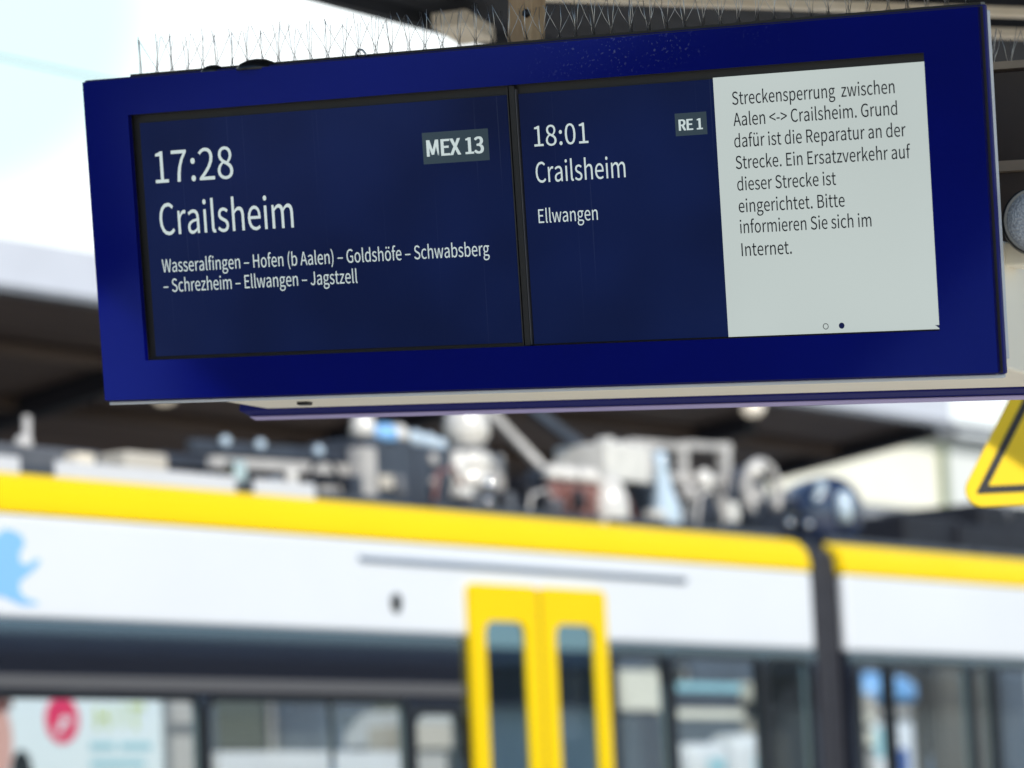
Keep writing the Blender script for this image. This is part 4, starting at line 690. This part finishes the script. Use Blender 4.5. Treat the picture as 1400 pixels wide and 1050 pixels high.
for x in (-20.0, -13.5, -7, -.5, 6, 12.5, 18.0, 21.47, 24.94):
    wing(MB(), [(16.0, 5.17), (19.5, 4.72), (19.5, 4.912), (16.0, 5.342)], x-.06, x+.06).build('cross_beam', M['navy'], fr_, fn=f0)
    if x > 10: MB().box((x-.2, 19.3, 0), (x+.2, 19.7, 4.9)).build('column', M['pillar'], fr_, bevel=.04, fn=f0)
for y in (16.6, 17.8): 
    z = 5.40 - (y-15.56)*.48/3.94
    MB().box((X0, y-.05, z-.10), (X1-.13, y+.05, z-.012)).build('purlin', M['boards'], fr_, fn=f0)
for x, y, z in ((11.2, 16.9, 5.03), (18.58, 16.9, 5.03), (23.93, 15.33, 5.17)): MB().lathe((x, y, z), [(.05, 0), (.085, .03), (.09, .08), (.06, .12), (.03, .16)]).build('lamp', M['lamp'], fr_, fn=f0)
r2 = empty('platform_roof', (34, -.5, 0), 'second flat dark roof farther along the near platform on grey columns', 'platform roof'); g2 = lambda x, y, z: (x-34, y+.5, z)
MB().box((19, -3.2, 3.71), (52, 2.2, 3.83)).build('deck', M['roofdark'], r2, fn=g2)
MB().box((18.95, 2.203, 3.68), (52.05, 2.25, 3.85)).build('fascia', M['zinc'], r2, fn=g2)
for i in range(7): MB().box((20.5+5*i, -.6, 0), (20.75+5*i, -.35, 3.705)).build('column', M['pillar'], r2, bevel=.02, fn=g2)
ad = empty('advert_board', (17.05, 17.0, 0), 'pale advert board with a red disc seen through the left train window', 'advert board')
fa = lambda x, y, z: (x-17.05, y-17.0, z)
fo = MB()
for a, b_ in (((15.5, 16.96, 1.1), (18.6, 17.06, 1.18)), ((15.5, 16.96, 2.935), (18.6, 17.06, 3.0)), ((15.5, 16.96, 1.18), (15.56, 17.06, 2.935)), ((18.54, 16.96, 1.18), (18.6, 17.06, 2.935))): fo.box(a, b_)
fo.build('frame', M['galv'], ad, fn=fa)
sh = MB().box((15.56, 16.99, 1.18), (18.54, 17.05, 2.935)).build('poster', M['poster'], ad, fn=fa)
yq = 16.985
def disc(cx, cz, rx, rz, n=28): return [(cx + rx*math.cos(2*math.pi*i/n), cz + rz*math.sin(2*math.pi*i/n)) for i in range(n)]
P3 = lambda x, z, y: (x, y, z)
MB().prism(disc(17.53, 2.765, .165, .165), yq, yq+.003, P3).build('red_disc', M['pink'], sh, fn=fa)
MB().prism(disc(17.56, 2.76, .05, .03), yq-.003, yq-.001, P3).prism(disc(17.50, 2.70, .035, .03), yq-.003, yq-.001, P3).build('disc_print', M['poster'], sh, fn=fa)
MB().prism(disc(16.85, 2.62, .20, .30), yq, yq+.003, P3).build('face_print', M['skin'], sh, fn=fa)
MB().prism(disc(16.82, 2.87, .24, .06), yq-.003, yq-.001, P3).build('hair_print', M['hair'], sh, fn=fa)
MB().prism(disc(17.12, 2.42, .10, .14), yq-.006, yq-.004, P3).build('dark_print', M['black'], sh, fn=fa)
lt = MB()
for x, z0, z1, w_ in ((17.86, 2.70, 2.86, .035), (17.98, 2.70, 2.86, .035), (18.12, 2.72, 2.88, .03), (18.25, 2.70, 2.86, .035)): lt.box((x, yq, z0), (x+w_, yq+.003, z1))
lt.box((18.21, yq-.003, 2.845), (18.36, yq-.001, 2.88)).box((17.9, yq-.003, 2.77), (17.97, yq-.001, 2.80)); lt.build('green_print', M['lime'], sh, fn=fa)
lt = MB()
for x0, x1, z in ((17.80, 18.05, 2.56), (18.10, 18.42, 2.56), (17.80, 18.35, 2.44), (17.80, 18.25, 2.32)): lt.box((x0, yq, z), (x1, yq+.003, z+.05))
lt.build('text_print', M['teal'], sh, fn=fa)
m = MB()
for x in (15.8, 18.3): m.box((x-.05, 17.06, 0), (x+.05, 17.14, 2.9))
m.build('leg', M['galv'], ad, fn=fa)

def shelter(x0, x1, y, zt, label, band=.34, glassy=True):
    o = empty('waiting_shelter', ((x0+x1)/2, y, 0), label, 'shelter', 'white cabins on the far platform'); f = lambda a, b, c: (a-(x0+x1)/2, b-y, c)
    MB().box((x0, y, zt-band), (x1, y+1.3, zt)).build('fascia', M['cabin'], o, bevel=.01, fn=f)
    MB().box((x0+.04, y+.04, .9), (x1-.04, y+1.26, zt-band-.002)).build('glazing', M['winglass'] if glassy else M['cabin'], o, fn=f)
    MB().box((x0+.02, y+.02, 0), (x1-.02, y+1.28, .898)).build('base', M['cabin'], o, fn=f)
    q = MB(); n = max(2, int((x1-x0)/.6))
    for i in range(n+1): x = x0 + .05 + (x1-x0-.1)*i/n; q.box((x-.03, y+.005, .9), (x+.03, y+.038, zt-band-.003))
    q.build('mullion', M['galv'], o, fn=f); return o
shelter(19.5, 21.7, 17.3, 2.56, 'white cabin seen through the second train window from the left', 1.2)
shelter(22.5, 24.4, 17.3, 2.93, 'white topped cabin seen through the yellow train doors', .28)
def cabin(x0, x1, y, bands, label, name='cabin', cat='cabin', d=.9):
    o = empty(name, ((x0+x1)/2, y, 0), label, cat); f = lambda a, b, c: (a-(x0+x1)/2, b-y, c)
    for i, (z0, z1, m_, nm, prou) in enumerate(bands): MB().box((x0-prou, y-prou, z0), (x1+prou, y+d+prou, z1)).build(nm, M[m_], o, bevel=.01, fn=f)
    return o
cabin(18.74, 19.42, 17.4, [(0, 2.70, 'pillar', 'shaft', 0), (2.702, 2.76, 'galv', 'collar', .02), (2.762, 2.95, 'pillar', 'head', .03)], 'pale grey pillar beside the advert board, seen through the train', 'pillar', 'pillar', .4)
cabin(21.95, 22.35, 17.4, [(0, 2.58, 'pillar', 'shaft', 0), (2.582, 2.78, 'stone', 'head', .05)], 'short pale pillar seen just left of the yellow doors', 'pillar', 'pillar', .4)
cabin(24.7, 25.25, 17.3, [(0, 2.90, 'slatewall', 'body', 0), (2.902, 3.25, 'plaster', 'cap', .03)], 'slate cabinet with cream cap seen right of the yellow doors', 'cabinet', 'cabinet', .5)
cabin(25.5, 27.0, 17.6, [(0, 2.86, 'slatewall', 'body', 0), (2.862, 2.94, 'plaster', 'fascia', .02), (2.942, 3.10, 'slatewall', 'upper_strip', 0), (3.102, 3.18, 'teal', 'light_strip', .01)], 'dark cabin with thin cream fascia seen just before the gangway')
for x0, x1, z, lb in ((25.42, 26.05, 2.62, 'rounded pale cabinet at the left of the dark cabin behind the train'), (26.15, 26.95, 2.70, 'taller rounded pale cabinet in front of the dark cabin behind the train')):
    o = empty('ticket_machine', ((x0+x1)/2, 17.3, 0), lb, 'ticket machine', 'rounded machines on the far platform'); f = lambda a, b, c: (a-(x0+x1)/2, b-17.3, c)
    MB().box((x0, 17.08, 0), (x1, 17.5, z)).build('body', M['cabin'], o, bevel=.14, seg=5, fn=f); MB().box((x0+.22, 17.07, 2.36), (x1-.16, 17.085, 2.48)).build('screen', M['teal'], o, fn=f)
cabin(27.2, 27.65, 17.3, [(0, 2.62, 'pillar', 'body', 0), (2.622, 2.70, 'rubber', 'joint', -.02), (2.702, 2.85, 'stone', 'band', 0), (2.852, 3.02, 'rubber', 'recess', -.02), (3.022, 3.20, 'plaster', 'cap', .02)], 'striped stone pillar seen at the left edge of the gangway', 'pillar', 'pillar', .5)
cabin(28.35, 28.85, 17.3, [(0, 2.55, 'pillar', 'body', 0), (2.552, 2.60, 'rubber', 'joint', -.02), (2.602, 2.75, 'plaster', 'band', 0), (2.752, 2.80, 'rubber', 'joint', -.02), (2.802, 2.90, 'plaster', 'band', 0), (2.902, 3.08, 'stone', 'cap', .01)], 'stone pillar in pale courses seen right of the gangway', 'pillar', 'pillar', .5)
col = empty('advert_column', (29.54, 17.95, 0), 'round white advert column with pale blue cap seen through the farther car', 'advert column'); fc = lambda a, b, c: (a-29.54, b-17.95, c)
for nm, m_, pr in (('body', 'cabin', [(.56, 0), (.56, 2.84)]), ('joint', 'rubber', [(.53, 2.842), (.53, 2.868)]), ('band', 'palegear', [(.56, 2.87), (.56, 2.985)]), ('joint', 'rubber', [(.53, 2.987), (.53, 3.018)]), ('cap', 'lion', [(.58, 3.02), (.62, 3.06), (.62, 3.20), (.50, 3.28), (.2, 3.34), (.001, 3.35)])):
    MB().lathe((29.54, 17.95, 0), pr, 36).build(nm, M[m_], col, fn=fc)
for a, z, m_ in ((200, 2.45, 'bluep'), (232, 2.5, 'teal'), (262, 2.3, 'bluep')):
    mb = MB(); k = [(29.54 + .563*math.cos(R(a+d)), 17.95 + .563*math.sin(R(a+d))) for d in range(-12, 13, 4)]
    for p, q in zip(k[:-1], k[1:]): mb.hexa([(p[0], p[1], z), (q[0], q[1], z), (q[0]*.9998+.0059, q[1]*.9998+.0036, z), (p[0]*.9998+.0059, p[1]*.9998+.0036, z), (p[0], p[1], z+.28), (q[0], q[1], z+.28), (q[0]*.9998+.0059, q[1]*.9998+.0036, z+.28), (p[0]*.9998+.0059, p[1]*.9998+.0036, z+.28)])
    mb.build('bill', M[m_], col, fn=fc)
cabin(30.5, 31.6, 17.5, [(0, 3.4, 'greybrown', 'body', 0), (3.402, 3.5, 'zinc', 'cap', .02)], 'grey brown cabinet seen through the farther car at the right edge', 'cabinet', 'cabinet', .6)
# ------------------------------------------------------------------ overhead line
ml = empty('overhead_mast', (33.0, 24.8, 0), 'grey steel mast holding the overhead wires behind the far platform', 'mast')
MB().box((-.15, -.15, -1), (.15, .15, 9.5)).build('post', M['galv'], ml, bevel=.02)
MB().tube([(0, 0, 7.9), (0, -11.6, 7.2)], .05, 8).tube([(0, 0, 9.2), (0, -11.4, 7.3)], .03, 8).build('arm', M['galv'], ml)
tag(MB().tube([(-40, 13.6, 6.22), (33, 13.6, 6.22), (100, 13.6, 6.22)], .007, 8).build('contact_wire', M['galv']), 'thin overhead wire running above the train roofs', 'overhead wire')

# ------------------------------------------------------------------ buildings
def house(name, x0, x1, y0, y1, h, wallm, label, face, rows, cols, cat='building', roof_h=1.2, roofm='tiles', win=(1.1, 1.5)):
    o = empty(name, ((x0+x1)/2, (y0+y1)/2, -1.05), label, cat); ox, oy, oz = (x0+x1)/2, (y0+y1)/2, -1.05
    fn = lambda x, y, z: (x-ox, y-oy, z-oz)
    yf = y0 if face < 0 else y1; yb = yf + .25*(1 if face < 0 else -1)
    holes = []
    for r_ in range(rows):
        for c_ in range(cols):
            cx = x0 + (x1-x0)*(c_+.5)/cols; cz = (h)*(r_+.55)/rows
            holes.append((cx-win[0]/2, cz-win[1]/2, cx+win[0]/2, cz+win[1]/2))
    mb = walls(MB(), x0, x1, -1.05, h, min(yf, yb), max(yf, yb), holes)
    mb.box((x0, min(yb, y0 if face > 0 else y1), -1.05), (x1, max(yb, y0 if face > 0 else y1), h-.002)) if not holes else None
    if holes:
        ya, yz = (yb, y1) if face < 0 else (y0, yb)
        mb.box((x0, ya + (.15 if face < 0 else 0), -1.05), (x0+.3, yz - (0 if face < 0 else .15), h)); mb.box((x1-.3, ya + (.15 if face < 0 else 0), -1.05), (x1, yz - (0 if face < 0 else .15), h))
    mb.build('wall', M[wallm], o, fn=fn)
    for a in holes:
        yw = (min(yf, yb)+.12); w_ = MB().box((a[0], yw, a[1]), (a[2], yw+.04, a[3])).build('window', M['winglass'], o, fn=fn)
        t = .06; q = MB()
        for p0, p1 in (((a[0], a[1]), (a[0]+t, a[3])), ((a[2]-t, a[1]), (a[2], a[3])), ((a[0]+t, a[1]), (a[2]-t, a[1]+t)), ((a[0]+t, a[3]-t), (a[2]-t, a[3]))): q.box((p0[0], yw-.03, p0[1]), (p1[0], yw-.002, p1[1])) if face < 0 else q.box((p0[0], yw+.042, p0[1]), (p1[0], yw+.07, p1[1]))
        q.build('frame', M['palegear'], w_, fn=fn)
    if roof_h < .5: MB().box((x0-.3, y0-.3, h+.002), (x1+.3, y1+.3, h+roof_h)).build('roof', M[roofm], o, fn=fn)
    else:
        ym = (y0+y1)/2; MB().prism([(y0-.4, h+.002), (y1+.4, h+.002), (ym, h+roof_h)], x0-.3, x1+.3, lambda y, z, x: (x, y, z)).build('roof', M[roofm], o, fn=fn)
    return o, fn
hb, fh = house('warehouse', 50, 63.15, 36, 50, 9.93, 'plaster', 'sunlit cream walled building beyond the end of the far roof', -1, 1, 0, roof_h=.3, roofm='zinc')
hb2, fh2 = house('warehouse', 63.30, 84, 36, 50, 9.95, 'plaster2', 'pale grey building with flat dark roof edge at the far right', -1, 1, 0, roof_h=.12, roofm='zinc')
MB().box((63.16, 35.85, -1), (63.29, 35.98, 9.8)).build('downpipe', M['green'], hb2, fn=fh2)
house('station_annex', 20, 48, 26, 34, 6.2, 'slatewall', 'dark slate walled building behind the far platform, seen through the train', -1, 1, 10, 'building', .3, 'zinc')
house('station_house', 20, 44, -24, -14, 4.2, 'stone', 'beige station house along the near platform outside the view', 1, 1, 9, 'station house', .4, 'zinc')
house('station_house', 45, 58, -24, -13.5, 4.4, 'plaster', 'cream station house with tiled roof farther along the near platform', 1, 1, 5, 'station house', 1.4)
house('station_house', 60, 90, -24, -14, 4.5, 'stone', 'last long beige station house along the near platform', 1, 1, 12, 'station house', .4, 'zinc')

for o in C.objects:
    if o.parent is None and o.get('category') and 'kind' not in o: o['kind'] = 'thing'
